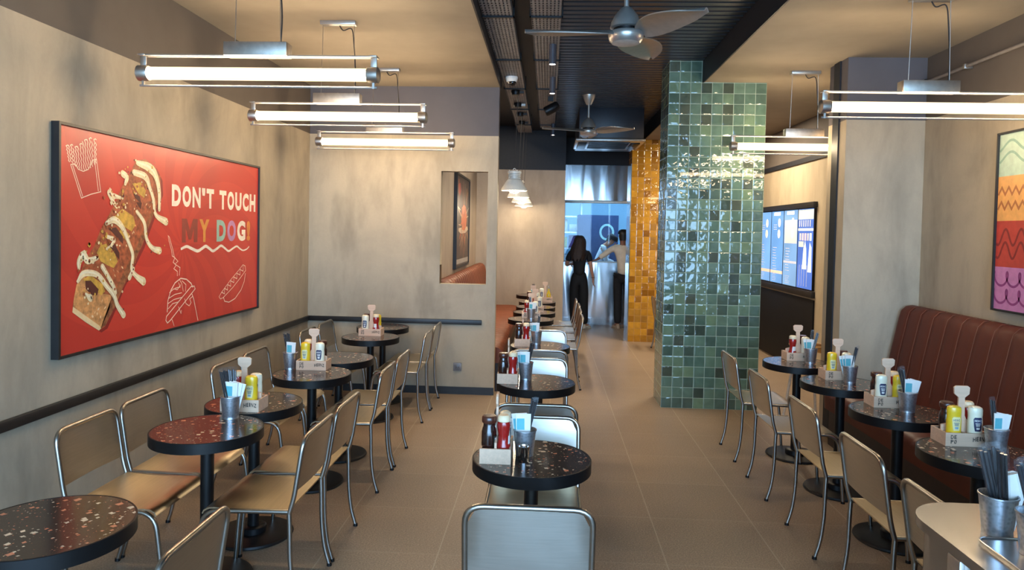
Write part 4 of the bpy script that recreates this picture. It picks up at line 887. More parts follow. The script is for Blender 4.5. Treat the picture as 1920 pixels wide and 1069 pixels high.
DRAWN = [([(3434,1965),(3517,1798),(3540,1806),(3595,1823),(3673,1840),(3637,2013)],5,0),([(3449,1963),(3527,1807)],3,0),([(3622,2004),(3653,1842)],3,0),([(3434,1965),(3468,1970),(3491,1946),(3530,1938),(3570,1952),(3592,1981),(3600,2002),(3637,2013)],5,0),([(3400,2054),(3409,2046),(3404,2036),(3413,2029),(3409,2019),(3418,2011),(3413,2002),(3422,1994),(3418,1984),(3427,1976)],2,0),([(3398,2054),(3412,2060),(3418,2055)],3,0),([(3415,2061),(3424,2053),(3419,2043),(3428,2034),(3423,2024),(3432,2015),(3428,2005),(3437,1996),(3432,1986),(3441,1977)],2,0),([(3432,2061),(3441,2051),(3436,2040),(3445,2030),(3440,2019),(3449,2009),(3444,1998),(3453,1988),(3448,1976),(3457,1966)],2,0),([(3430,2061),(3444,2067),(3451,2062)],2,0),([(3449,2048),(3458,2039),(3453,2028),(3461,2019),(3456,2008),(3465,1999),(3460,1988),(3469,1978),(3463,1968),(3472,1958)],2,0),([(3466,2056),(3475,2045),(3469,2033),(3478,2022),(3473,2010),(3481,1999),(3476,1986),(3485,1975),(3479,1963),(3488,1952)],2,0),([(3464,2056),(3478,2062),(3485,2057)],2,0),([(3484,2064),(3492,2052),(3487,2038),(3495,2026),(3490,2012),(3498,2000),(3493,1986),(3501,1974),(3496,1960),(3504,1948)],3,0),([(3503,2075),(3511,2061),(3506,2046),(3514,2032),(3508,2017),(3517,2003),(3511,1988),(3519,1974),(3513,1959),(3522,1945)],3,0),([(3501,2075),(3515,2081),(3522,2076)],3,0),([(3522,2093),(3531,2077),(3525,2060),(3533,2044),(3527,2027),(3535,2011),(3529,1994),(3538,1979),(3531,1961),(3540,1946)],2,0),([(3540,2101),(3548,2085),(3542,2067),(3550,2051),(3544,2033),(3552,2017),(3546,1999),(3554,1982),(3548,1965),(3556,1948)],3,0),([(3538,2101),(3553,2107),(3560,2102)],3,0),([(3558,2109),(3566,2093),(3560,2074),(3568,2058),(3562,2040),(3570,2023),(3563,2005),(3571,1988),(3565,1970),(3573,1953)],3,0),([(3577,2114),(3585,2098),(3578,2080),(3586,2063),(3579,2045),(3587,2029),(3580,2011),(3588,1994),(3582,1976),(3590,1960)],3,0),([(3575,2114),(3590,2121),(3597,2116)],3,0),([(3595,2102),(3603,2088),(3596,2072),(3604,2058),(3597,2043),(3605,2029),(3598,2013),(3606,1999),(3599,1983),(3606,1969)],3,0),([(3614,2113),(3622,2099),(3614,2083),(3622,2069),(3615,2054),(3623,2040),(3615,2024),(3623,2010),(3616,1994),(3623,1980)],3,0),([(3612,2113),(3627,2120),(3635,2115)],3,0),([(3627,2100),(3635,2089),(3627,2075),(3635,2064),(3627,2051),(3635,2039),(3628,2026),(3635,2014),(3628,2001),(3635,1990)],3,0),([(4362,1590),(4348,1599),(4359,1564),(4390,1504),(4399,1467),(4432,1455),(4410,1426),(4447,1405),(4419,1384),(4462,1363),(4462,1333)],4,0),([(4362,1590),(4404,1511),(4424,1458),(4469,1430),(4433,1413),(4496,1387),(4485,1335)],4,0),([(4343,1108),(4350,1181),(4385,1245),(4434,1290),(4505,1315),(4579,1304),(4640,1272),(4665,1242)],8,0),([(4335,1082),(4640,1250),(4683,1250),(4696,1230),(4382,1052),(4347,1038),(4328,1058)],7,1),([(4366,1231),(4421,1252),(4463,1243),(4506,1273)],4,0),([(4358,1195),(4435,1215),(4521,1218)],4,0),([(4353,1163),(4422,1182),(4521,1187)],4,0),([(4354,1129),(4408,1157),(4479,1161)],4,0),([(4485,1312),(4520,1279),(4539,1224)],4,0),([(4520,1299),(4573,1268),(4565,1222)],4,0),([(4477,1290),(4500,1258),(4435,1255)],4,0),([(4557,1176),(4575,1140),(4618,1120),(4642,1140),(4623,1167),(4666,1182)],5,0),([(4653,1199),(4679,1157),(4738,1005)],7,0),([(4398,1057),(4415,1032),(4427,1008)],5,0),([(4479,1130),(4511,1081),(4517,1103)],4,0),([(5087,1172),(5048,1143),(5070,1124),(5114,1130),(5273,1194),(5404,1260),(5499,1313),(5490,1350),(5448,1362),(5390,1330),(5225,1250)],5,1),([(5121,1130),(5137,1101),(5209,1086),(5314,1105),(5419,1164),(5476,1228),(5496,1291)],7,0),([(5083,1174),(5135,1157),(5133,1199),(5185,1181),(5184,1223),(5237,1206),(5235,1248),(5290,1231),(5288,1274),(5343,1257),(5341,1300),(5398,1283),(5396,1327),(5454,1310),(5452,1354)],6,0)]
WAVE = [(4503,1509),(4576,1525),(4642,1510),(4724,1491),(4788,1507),(4840,1522),(4894,1504),(4949,1485),(5012,1502),(5073,1521),(5136,1500),(5197,1478),(5266,1496),(5334,1512),(5387,1493),(5445,1477),(5513,1485),(5560,1506)]
BURST_O = [(9299,1974),(9556,2032),(9771,1991),(9905,1876),(9814,1722),(9612,1671),(9343,1686),(9259,1814)]
BURST_R = [(8921,2267),(9124,2297),(9203,2192),(9088,2123),(8937,2161)]
BURST_B = [(9003,1701),(9958,1732),(10039,1689),(9756,1638),(9223,1630),(9008,1662)]
BURST_L = [[(8892,1975),(9177,1938)],[(8892,1975),(9189,1860)],[(8996,1747),(9244,1742)],[(9468,2338),(9515,2031)],[(9649,2318),(9596,2034)],[(10093,2002),(9784,1907)],[(10053,1880),(9821,1857)],[(9351,1630),(9122,1466)],[(9483,1630),(9396,1331)],[(9618,1630),(9622,1340)],[(9756,1638),(9868,1383)],[(9898,1646),(10061,1551)],[(9223,1630),(9073,1552)],[(9357,1590),(9203,1337)],[(9694,1588),(9534,1293)],[(8960,2331),(9048,2059)],[(9952,2219),(9743,1990)],[(9842,2264),(9698,2005)]]
def red_print():
    t = NT('red_print_with_rays'); co = t.coord(); s = t.node('ShaderNodeSeparateXYZ'); t.link(co, s.inputs[0])
    dy = t.math('SUBTRACT', s.outputs[1], 4.526); dz = t.math('SUBTRACT', s.outputs[2], 1.531)
    r = t.math('SQRT', t.math('ADD', t.math('MULTIPLY', dy, dy), t.math('MULTIPLY', dz, dz)))
    a = t.math('ADD', t.math('ARCTAN2', dz, dy), t.math('MULTIPLY', r, .9))
    m = t.math('GREATER_THAN', t.math('SINE', t.math('MULTIPLY', a, 14)), 0)
    t.set(col=t.mix(t.math('MULTIPLY', m, .5), lin(206, 62, 46), lin(190, 50, 40)), rough=.34, spec=.5); return t.m
def wl(x0): return lambda u, v, w: (x0+w, u/1000, v/1000)
t = thing('framed_poster', "large red framed poster with a loaded hot dog and the words DON'T TOUCH MY DOG!", 'poster')
y0, y1, z0, z1 = 3.335, 5.738, .985, 2.17
fr = MB(); fw = .014
fr.box(XL, -2.418, y0, y1, z0, z0+fw).box(XL, -2.418, y0, y1, z1-fw, z1).box(XL, -2.418, y0, y0+fw, z0+fw, z1-fw).box(XL, -2.418, y1-fw, y1, z0+fw, z1-fw)
fr.build('frame', M_BLACKT, t)
MB().box(XL+.004, -2.43, y0+fw, y1-fw, z0+fw, z1-fw).build('printed_panel', red_print(), t)
pl = lambda n, c, r=.38: plain(n, c, r, mott=.05, nscale=22)
mt = lambda n, c, m: plain(n, c, .38, mott=m, nscale=34)
inks = [mt('ink_crust_brown', (172, 90, 54), .22), mt('ink_side_brown', (150, 90, 54), .3), mt('ink_toast', (208, 148, 90), .2), pl('ink_crumb_cream', (236, 206, 156)), mt('ink_mustard', (206, 160, 66), .14), pl('ink_meat', (92, 44, 34)), mt('ink_sauce', (242, 218, 172), .10), pl('ink_bacon', (172, 92, 52)), pl('ink_sesame', (240, 204, 156)), pl('ink_shadow_red', (140, 34, 28))]
d = MB(); f0 = wl(-2.4298)
d.mi = 9; d.flat([(u+22, v-14) for u, v in BUN], 0, f0)
def flat(mi, pts, k): d.mi = mi; d.flat(pts, k*.00025, f0)
flat(0, BUN, 1); flat(1, SIDE, 2); flat(2, FRONT, 2); flat(3, CRUST, 3)
for i, p in enumerate(SEED): flat(8, [(p[0]+9*math.cos(a)*(.6+.4*(i % 2)), p[1]+8*math.sin(a+.5*i)) for a in [k*PI/4 for k in range(8)]], 4)
for q in MUST: flat(4, q, 5)
for q in MEAT: flat(5, q, 6)
d.mi = 6
for i, (p, w) in enumerate(CREAM):
    sp = smooth_path([(a, b, c) for (a, b), c in zip(p, w)], 5); d.ribbon([(v.x, v.y) for v in sp], [max(6, v.z)*1.15 for v in sp], (7+.3*i)*.00025, f0)
    for e, ww in ((p[0], w[0]), (p[-1], w[-1])): d.flat([(e[0]+ww*.56*math.cos(k*PI/6), e[1]+ww*.56*math.sin(k*PI/6)) for k in range(12)], (7.1+.3*i)*.00025, f0)
for i, p in enumerate(CRUMB):
    r = 5+9*random.random(); flat((7, 7, 6, 4)[i % 4], [(p[0]+r*math.cos(k*1.26+i)*(.6+.5*random.random()), p[1]+r*math.sin(k*1.26+i)*(.6+.5*random.random())) for k in range(5)], 12+(i % 5)*.2)
hl = [(0, 1, 2)]
for i, (p, w) in enumerate(CREAM):        # paler ridge along every line of sauce
    sp = smooth_path([(a, b, c) for (a, b), c in zip(p, w)], 5); d.mi = 10; d.ribbon([(v.x-5, v.y+4) for v in sp], [max(3, v.z)*.34 for v in sp], (10.5+.1*i)*.00025, f0)
for i in range(120):
    p = random.choice(CREAM)[0]; p = random.choice(p); x, y = p[0]+random.gauss(0, 26), p[1]+random.gauss(0, 24); r = 4+7*random.random()
    flat((7, 6, 5, 4, 7)[i % 5], [(x+r*math.cos(k*1.26+i)*(.6+.5*random.random()), y+r*math.sin(k*1.26+i)*(.6+.5*random.random())) for k in range(5)], 12.5+(i % 7)*.2)
inks.append(pl('ink_sauce_light', (250, 236, 204)))
d.build('hot_dog_picture', inks, t, recalc=False)
M_LINE = pl('ink_pale_line', (250, 214, 188))
for nm, sel in (('fries_drawing', lambda q: q[0] < 3800), ('wrap_drawing', lambda q: 3800 <= q[0] < 4850), ('sausage_drawing', lambda q: q[0] >= 4850)):
    d = MB()
    for i, (p, w, c) in enumerate(DRAWN):
        if sel(p[0]): d.ribbon([tuple(map(float, q)) for q in p], max(w, 5), .0003+.00004*(i % 5), f0, bool(c))
    d.build(nm, M_LINE, t, recalc=False)
d = MB(); f1 = lambda u, v, w: (-2.4296+w, u, v)
cols = [pl('ink_white', (250, 232, 210)), pl('ink_dark_red', (146, 58, 44)), pl('ink_orange', (226, 152, 66)), pl('ink_mint', (158, 194, 176)), pl('ink_lilac', (192, 138, 178)), pl('ink_amber', (222, 138, 62))]
letters(d, "DON'T TOUCH", 4.389, 5.673, 1.79, 1.931, .05, .0004, f1, .17)
letters(d, 'MY DOG!', 4.516, 5.577, 1.552, 1.712, .05, .0004, f1, .17, mats=[1, 2, 0, 3, 4, 0, 5])
d.mi = 0; wv = smooth_path([(a, b, 0) for a, b in WAVE], 4); d.ribbon([(v.x/1000, v.y/1000) for v in wv], [.010+.012*math.sin(PI*min(1, (i+2)/(len(wv)))**.5) for i in range(len(wv))], .0005, f1)
d.build('slogan', cols, t, recalc=False)

# colour-band print over the leather bench
t = thing('framed_print', 'tall framed print of mint, orange, red and lilac bands with drawn waves', 'poster')
k = (XR-.04)/3.12; Z = lambda z: 1.67+(z-1.67)*k
ya, yb = 3.20, 5.075*k; zs = [Z(1.19), Z(1.497), Z(1.814), Z(2.121), Z(2.425)]
fr = MB(); x0, x1 = XR-.045, XR; fw = .013
fr.box(x0, x1, ya, yb, zs[0], zs[0]+fw).box(x0, x1, ya, yb, zs[4]-fw, zs[4]).box(x0, x1, ya, ya+fw, zs[0]+fw, zs[4]-fw).box(x0, x1, yb-fw, yb, zs[0]+fw, zs[4]-fw); fr.build('frame', M_BLACKT, t)
MB().box(x0+.014, x1-.003, ya+fw, yb-fw, zs[0]+fw, zs[4]-fw).build('backing_board', M_PAPER, t)
fr_ = lambda u, v, w: (x0+.0135-w, u, v)
band = MB(); bm_ = [pl('band_lilac', (206, 130, 178)), pl('band_red', (196, 66, 52)), pl('band_orange', (238, 172, 96)), pl('band_mint', (186, 208, 182))]
for i in range(4):
    band.mi = i; band.flat([(ya+fw, max(zs[i], zs[0]+fw)), (yb-fw, max(zs[i], zs[0]+fw)), (yb-fw, min(zs[i+1], zs[4]-fw)), (ya+fw, min(zs[i+1], zs[4]-fw))], .0002, fr_)
band.build('colour_bands', bm_, t, recalc=False)
wv = MB(); wm = [pl('wave_plum', (150, 62, 122)), pl('wave_maroon', (142, 40, 36)), pl('wave_rust', (184, 110, 58)), pl('wave_sage', (138, 172, 148))]; S0, S1 = ya+fw+.01, yb-fw-.004
for j in (0, 1):
    P = []; n = 300
    for q in range(n):
        s = q/(n-1); ph = s*26*PI; P.append((S1-(S1-S0)*s+.033*math.sin(ph), zs[0]+(.225, .105)[j]*k+.045*math.cos(ph)+0*j))
    wv.mi = 0; wv.ribbon(P, .0155, .0004+.0001*j, fr_)
    P = [(S1-(S1-S0)*q/299, zs[1]+(.205, .115)[j]*k+.052*math.sin(q/299*17*2*PI/1.0*.62-2.2)) for q in range(300)]; wv.mi = 1; wv.ribbon(P, .0165, .0004, fr_)
    P = [(S1-(S1-S0)*q/46, zs[2]+(.205, .105)[j]*k+(.024 if q % 2 else -.024)) for q in range(47)]; wv.mi = 2; wv.ribbon(P, .015, .0004, fr_)
    P = [(S1-(S1-S0)*q/199, zs[3]+(.205, .125)[j]*k+.036*math.sin(q/199*11*PI-.9)) for q in range(200)]; wv.mi = 3; wv.ribbon(P, .0165, .0004, fr_)
wv.build('drawn_waves', wm, t, recalc=False)

# dark starburst poster in the bay, seen through the hatch
t = thing('framed_poster', 'dark framed poster with an orange starburst, seen through the partition hatch', 'poster')
y0, y1, z0, z1 = 8.75, 10.17, 1.18, 2.41; fr = MB(); fw = .03
fr.box(-1.2, -1.155, y0, y1, z0, z0+fw).box(-1.2, -1.155, y0, y1, z1-fw, z1).box(-1.2, -1.155, y0, y0+fw, z0+fw, z1-fw).box(-1.2, -1.155, y1-fw, y1, z0+fw, z1-fw); fr.build('frame', M_BLACKT, t)
MB().box(-1.197, -1.166, y0+fw, y1-fw, z0+fw, z1-fw).build('printed_panel', pl('ink_dark_umber', (62, 44, 40)), t)
d = MB(); fb = wl(-1.1656); d.mi = 0
for q in (BURST_O,): d.flat(q, .0006, fb)
d.mi = 1; d.flat(BURST_R, .0005, fb); d.mi = 3
for i, q in enumerate(BURST_L[8:]): d.mi = (3, 0)[i % 3 == 1]; d.ribbon([tuple(map(float, p)) for p in q], [34, 8], .0007+.00005*i, fb)
d.mi = 2; d.flat(BURST_B, .0003, fb)
for i, q in enumerate(BURST_L[:8]): d.ribbon([tuple(map(float, p)) for p in q], 12, .0015+.00005*i, fb)
# arms and petals of the burst
for i in range(11):
    a = i*2*PI/11; c = (9450, 1820); d.mi = (0, 1, 3)[i % 3]; r = 420+160*(i % 2)
    d.flat([(c[0]+110*math.cos(a-.16), c[1]+90*math.sin(a-.16)), (c[0]+r*math.cos(a), c[1]+r*.95*math.sin(a)), (c[0]+110*math.cos(a+.16), c[1]+90*math.sin(a+.16))], .0008+.00005*i, fb)
d.build('starburst_picture', [pl('ink_burst_orange', (214, 104, 52)), pl('ink_burst_red', (160, 60, 50)), pl('ink_burst_cream', (222, 200, 176)), pl('ink_burst_peach', (222, 158, 116))], t, recalc=False)
MB().box(-1.166, -1.1645, 8.83, 10.08, 1.235, 1.295).build('caption_strip', pl('ink_grey_strip', (168, 160, 152)), t)

# ------------------------------------------------------------------ menu screens
t = thing('screen_cabinet', 'black recessed cabinet front below the row of menu screens', 'cabinet', (XS, 0, 0))
MB().box(-.022, .0, 8.42, 10.6, .02, .93, .004).build('black_panel', plain('black_laminate', (20, 19, 20), .6, spec=.2), t)
MB().box(-.045, .0, 8.42, 10.6, .955, 1.03, .003).build('ledge', M_BLACKT, t); MB().box(-.05, .0, 8.42, 10.6, 2.035, 2.10, .003).build('top_shelf_trim', M_BLACKT, t)
def screen_mat(name, c): t_ = NT(name); co = t_.coord(); n = t_.noise(co, 1.3, 2); cc = t_.ramp(n, [(.35, lin(*[x*.9 for x in c])), (.65, lin(*c))]); t_.set(col=(.02, .02, .02, 1), rough=.15, emis=.5, emc=cc); return t_.m
def em(name, c, e=.46): return MATS.get(name) or glow(name, lin(*c)[:3], e)
SCB = [screen_mat('menu_screen_blue', (128, 178, 232)), screen_mat('menu_screen_sky', (120, 172, 230)), screen_mat('menu_screen_pale', (140, 180, 222)), screen_mat('picture_screen_blue', (92, 128, 214))]
ys = [10.56, 10.02, 9.50, 8.97, 8.44]
for i in range(4):
    a, b = ys[i+1]+.004, ys[i]-.004
    s = thing('menu_screen', ('menu screen farthest along the wall, beside the green column', 'second menu screen from the green column', 'third menu screen from the green column, orange patch on top', 'menu screen nearest the pier showing a picture instead of text')[i], 'screen', (XS, (a+b)/2, 1.535), 0, 'row of menu screens'); w = (b-a)/2
    MB().box(-.03, 0, -w, w, -.495, .495, .003).build('screen_casing', M_BLACK, s)
    fs = lambda u, v, ww: (-.0305-ww, -u, v); d = MB(); d.flat([(-w+.008, -.487), (w-.008, -.487), (w-.008, .487), (-w+.008, .487)], 0, fs)
    mats = [SCB[i], em('menu_text_grey', (96, 110, 150)), em('menu_orange', (226, 150, 110)), em('menu_food', (196, 196, 150)), em('menu_white', (214, 232, 250)), em('picture_dark', (46, 58, 110)), em('picture_red', (170, 70, 120)), em('picture_green', (60, 120, 120))]
    def q(mi, u0, u1, v0, v1, k=1): d.mi = mi; d.flat([(u0, v0), (u1, v0), (u1, v1), (u0, v1)], .0004*k, fs)
    if i < 3:
        if i < 2: q(2, -w+.01, w-.01, -.36, -.32)
        else: q(2, -w+.04, w-.03, .06, .36); q(1, -w+.02, w-.02, -.2, -.17)
        for m in range(9): q(1, -.17, -.17+.12+.05*((m*7+i*3) % 4)/3, -.30+.036*m+(.0 if i else .03), -.292+.036*m+(.0 if i else .03), 2)
        for m in range(7): q(1, -.17, -.17+.13+.05*((m*5+i) % 4)/3, -.46+.022*m-.0, -.454+.022*m, 2) if -.46+.022*m < -.37 else None
        for m in range(3): q(1, -.16, -.02, .24+.03*m, .247+.03*m, 2)
        for cx, cz in ((.08, .33), (.07, .18)):
            d.mi = 3; d.flat([(cx+.055*math.cos(a_*PI/8), cz+.06*math.sin(a_*PI/8)) for a_ in range(16)], .001, fs)
            d.mi = 2; d.ribbon([(cx+.035*math.cos(a_*PI/8), cz-.01+.035*math.sin(a_*PI/8)) for a_ in range(9)], .014, .0012, fs)
        if i > 0: q(4, -.15, .12, .43, .475, 2)
    else:
        q(7, -w+.01, w-.01, .36, .48); 
        for m in range(6): q(5, -.22+.07*m, -.19+.07*m, .27, .35, 2)
        q(4, -w+.01, w-.01, .22, .25, 2)
        for m in range(5): q((5, 6, 6, 5, 4)[m], -.2+.085*m, -.14+.085*m, .10, .19, 2)
        q(7, -.22, -.05, .02, .09, 2)
        d.mi = 4; d.flat([(-.08, -.25), (.06, -.25), (.04, .0), (.0, .10), (-.05, .0)], .0012, fs); d.flat([(.10, -.28), (.22, -.28), (.21, .02), (.15, .08)], .0012, fs)
        for u in (-.18, -.10, -.02, .07): q(5, u, u+.012, -.46, -.2, 2)
    d.build('menu_display', mats, s, recalc=False)

# ------------------------------------------------------------------ people
def skin_obj(name, joints, edges, mat, parent, root, sub=2, extra=None):
    bm = bmesh.new(); lay = bm.verts.layers.skin.verify(); V = {}
    for k, (p, r) in joints.items():
        v = bm.verts.new(p); rr = r if isinstance(r, tuple) else (r, r); v[lay].radius = rr; v[lay].use_root = (k == root); V[k] = v
    for a, b in edges: bm.edges.new((V[a], V[b]))
    me = bpy.data.meshes.new(name); bm.to_mesh(me); bm.free()
    o = bpy.data.objects.new(name, me); C.objects.link(o)
    m = o.modifiers.new('skin', 'SKIN'); m.use_smooth_shade = True; m.branch_smoothing = .3
    s = o.modifiers.new('sub', 'SUBSURF'); s.levels = sub; s.render_levels = sub
    dg = bpy.context.evaluated_depsgraph_get(); ev = o.evaluated_get(dg); m2 = bpy.data.meshes.new_from_object(ev)
    o.modifiers.clear(); o.data = m2
    for pl_ in m2.polygons: pl_.use_smooth = True
    m2.materials.clear(); m2.materials.append(mat)
    if parent is not None: o.parent = parent
    return o
def chain(J, Ed, names):
    for a, b in zip(names, names[1:]): Ed.append((a, b))
def hand(J, Ed, pre, wrist, aim, side, curl, sc=1.0):
    """palm plus five separate fingers, appended to the body skeleton"""
    aim = Vector(aim).normalized(); side = Vector(side).normalized(); nrm = aim.cross(side).normalized(); w = Vector(wrist)
    J[pre+'p'] = (w+aim*.055*sc, (.030*sc, .016*sc)); Ed.append((pre+'wr', pre+'p'))
    for i, (o, ln) in enumerate(((-.030, .068), (-.010, .078), (.010, .072), (.028, .056))):
        a = w+aim*.085*sc+side*o*sc; m1 = a+aim*ln*.55*sc+nrm*curl*.4*ln*sc; m2 = m1+aim*ln*.45*sc+nrm*curl*ln*sc
        J[f'{pre}f{i}a'] = (a, .0095*sc); J[f'{pre}f{i}b'] = (m1, .0085*sc); J[f'{pre}f{i}c'] = (m2, .007*sc)
        chain(J, Ed, [pre+'p', f'{pre}f{i}a', f'{pre}f{i}b', f'{pre}f{i}c'])
    a = w+aim*.03*sc-side*.034*sc; J[pre+'t1'] = (a, .011*sc); J[pre+'t2'] = (a+aim*.035*sc-side*.022*sc, .0095*sc); J[pre+'t3'] = (a+aim*.062*sc-side*.026*sc+nrm*curl*.02, .008*sc)
    chain(J, Ed, [pre+'p', pre+'t1', pre+'t2', pre+'t3'])
M_SKIN = plain('skin_warm', (196, 140, 112), .5, mott=.03); M_SKIN2 = plain('skin_brown', (140, 92, 70), .5, mott=.03); M_HAIRB = plain('brown_hair', (50, 34, 27), .65,  mott=.3, nscale=90); M_HAIRK = plain('black_hair', (22, 18, 17), .45, mott=.2, nscale=90)
M_CLB = plain('black_cloth', (20, 20, 22), .8, mott=.1); M_CLW = plain('cream_cloth', (226, 214, 194), .8, mott=.04, nscale=14); M_CLC = plain('white_cook_cloth', (224, 232, 240), .8, mott=.03, nscale=14); M_EYE = plain('dark_eye', (24, 18, 16), .2); M_LIP = plain('lip', (160, 86, 78), .5)
M_TROU = plain('charcoal_cloth', (24, 24, 28), .8, mott=.1)
def head(parent, c, rot, skin, hair, H):
    """face details and hair as children; c = head centre, rot = head orientation (face along +Y local)"""
    M = Matrix.Translation(c) @ rot
    e = MB()
    for s in (-1, 1): e.ball((s*.031, .078, .008), .0095, 1, .6, .7, 10, 6)
    e.xf(M).build('eyes', M_EYE, parent)
    MB().ball((0, .082, -.048), .02, 1.0, .45, .35, 10, 6).xf(M).build('mouth', M_LIP, parent)
    n = MB(); n.lathe([(0, .03), (.008, .02), (.013, -.012), (.012, -.022), (0, -.026)], 10, (0, .092, -.01)); n.xf(M).build('nose', skin, parent)
    for s in (-1, 1): MB().ball((s*.079, -.006, -.004), .026, .42, .75, 1.15, 10, 7).xf(M).build('ear', skin, parent)
    return M
def cap_mesh(M, prof, sx=1, sy=1, n=26): return MB().lathe(prof, n, (0, -.008, 0), sx, sy).xf(M)
def base_body(P, slim=1.0):
    """P: joint positions; returns joints and edges of the whole skin figure"""
    J = {'pel': (P['pel'], (.135*slim, .10*slim)), 'waist': (P['waist'], (.115*slim, .088*slim)), 'chest': (P['chest'], (.14*slim, .10*slim)), 'nb': (P['nb'], (.06, .055)), 'neck': (P['neck'], .050), 'hd': (P['hd'], (.070, .080)), 'ht': (P['ht'], (.062, .07))}
    Ed = []; chain(J, Ed, ['pel', 'waist', 'chest', 'nb', 'neck', 'hd', 'ht'])
    for s in 'LR':
        J['sh'+s] = (P['sh'+s], .052*slim); J['el'+s] = (P['el'+s], .037*slim); J[s+'wr'] = (P['wr'+s], (.026, .022)); Ed += [('chest', 'sh'+s), ('sh'+s, 'el'+s), ('el'+s, s+'wr')]
        J['hp'+s] = (P['hp'+s], .085*slim); J['kn'+s] = (P['kn'+s], .055*slim); J['an'+s] = (P['an'+s], .036); J['ft'+s] = (P['ft'+s], (.034, .026)); Ed += [('pel', 'hp'+s), ('hp'+s, 'kn'+s), ('kn'+s, 'an'+s), ('an'+s, 'ft'+s)]
    return J, Ed
def slimmer(J):      # the body under the clothes stays inside them
    return {k: (p, tuple(x*.74 for x in r) if k in ('pel', 'waist', 'hpL', 'hpR', 'chest') and isinstance(r, tuple) else (r*.74 if k in ('hpL', 'hpR', 'knL', 'knR') else r)) for k, (p, r) in J.items()}
V3 = lambda *a: Vector(a)
def garment(name, J, Ed, keep, grow, mat, parent, root, override={}):
    K_ = {}
    for k in keep:
        p, r = J[k]; r = r if isinstance(r, tuple) else (r, r); r = tuple(x+grow for x in r)
        if k in override: p2, r2 = override[k]; p = p2 if p2 is not None else p; r = r2 if r2 is not None else r
        K_[k] = (p, r)
    return skin_obj(name, K_, [e for e in Ed if e[0] in K_ and e[1] in K_], mat, parent, root)
def shoes(parent, P, mat, toe):
    for s in 'LR':
        a = Vector(P['an'+s]); f = Vector(P['ft'+s]); d = (f-a); d.z = 0; ang = math.atan2(d.y, d.x)
        b = MB(); b.lathe([(0, 0), (.05, 0), (.052, .012), (.050, .03), (.044, .05), (.038, .075), (.03, .082), (0, .082)], 18, (0, 0, 0), 1.0, .82); b.ball((.085, 0, .032), .042, 1.7, .95, .75, 16, 8)
        b.box(-.045, .155, -.038, .038, 0, .014, .006); b.xf(Matrix.Translation((a.x, a.y, 0)) @ Matrix.Rotation(ang, 4, 'Z')).build('shoe', mat, parent, 60)

# woman in black, back to the viewer
w = thing('person', 'woman in black top and trousers with long brown hair standing at the steel pass', 'person', (.55, 12.28, 0))
P = dict(pel=(0, 0, .90), waist=(.0, .0, 1.05), chest=(-.005, .0, 1.24), nb=(-.005, .005, 1.37), neck=(-.005, .015, 1.42), hd=(.0, .03, 1.505), ht=(.0, .02, 1.565), shL=(-.155, 0, 1.335), elL=(-.225, .05, 1.10), wrL=(-.15, .25, 1.12), shR=(.150, 0, 1.335), elR=(.205, -.02, 1.09), wrR=(.245, .015, .875),
         hpL=(-.085, 0, .84), hpR=(.085, .0, .84), knL=(-.075, .01, .47), knR=(.085, .01, .47), anL=(-.06, -.02, .075), anR=(.10, -.03, .075), ftL=(-.07, .11, .035), ftR=(.20, .05, .035))
P = {k: V3(*v) for k, v in P.items()}; J, Ed = base_body(P, .92); hand(J, Ed, 'R', P['wrR'], (.05, .12, -1), (0, 1, .1), .35, .92); hand(J, Ed, 'L', P['wrL'], (.5, .9, 0), (0, 0, 1), .35, .92)
skin_obj('body', slimmer(J), Ed, M_SKIN, w, 'pel')
J['slR'] = (P['shR'].lerp(P['elR'], .72), .046); J['slL'] = (P['shL'].lerp(P['elL'], .72), .046); E2 = Ed+[('shR', 'slR'), ('shL', 'slL')]
garment('short_sleeved_top', J, E2, ['pel', 'waist', 'chest', 'nb', 'shL', 'shR', 'slL', 'slR'], .014, M_CLB, w, 'chest', {'slR': (None, (.058, .058)), 'slL': (None, (.058, .058)), 'nb': (V3(-.005, .0, 1.375), (.075, .06)), 'pel': (V3(0, 0, .90), (.166, .124)), 'waist': (None, (.132, .104))})
garment('trousers', J, Ed, ['waist', 'pel', 'hpL', 'hpR', 'knL', 'knR', 'anL', 'anR'], .02, M_CLB, w, 'pel', {'waist': (V3(0, 0, 1.03), (.118, .092)), 'pel': (V3(0, 0, .90), (.162, .118)), 'hpL': (None, (.108, .105)), 'hpR': (None, (.108, .105)), 'knL': (None, (.088, .09)), 'knR': (None, (.088, .09)), 'anL': (V3(-.06, -.02, .06), (.074, .08)), 'anR': (V3(.10, -.03, .06), (.074, .08))})
M = head(w, P['hd'], Matrix.Rotation(-.5, 4, 'Z'), M_SKIN, M_HAIRB, 1.63)
hb = cap_mesh(Matrix.Translation(P['hd']) @ Matrix.Rotation(-.5, 4, 'Z'), [(0, .128), (.045, .122), (.078, .098), (.094, .06), (.098, .01), (.096, -.03)], 1, 1.06)
g = []
for i in range(17):
    a = PI*(1.04+.92*i/16); row = []
    for j in range(13):
        s = j/12; z = .06-.37*s; wd = .098+.045*math.sin(min(1, s*1.2)*PI*.55)-.05*max(0, s-.72)*2.2; dp = .095+.05*s-.02*s*s
        row.append((-.005-.035*s+wd*math.cos(a)+.008*math.sin(9*s+i*.8), .015-.05*s+dp*math.sin(a)+.006*math.sin(i*2.3)-.015, 1.51+z+(.03*math.sin(i*1.9) if j == 12 else 0)))
    g.append(row)
hb.sheet(g, -.014); hb.build('long_hair', M_HAIRB, w, 70)
shoes(w, P, plain('white_shoe', (216, 208, 194), .6), 0)
bl = MB(); c = P['wrR']+V3(-.004, -.0, .02); bl.tube([(c.x+.031*math.cos(k*PI/8), c.y+.028*math.sin(k*PI/8), c.z) for k in range(16)], .004, 6, True).build('bracelet', M_BLACK, w)

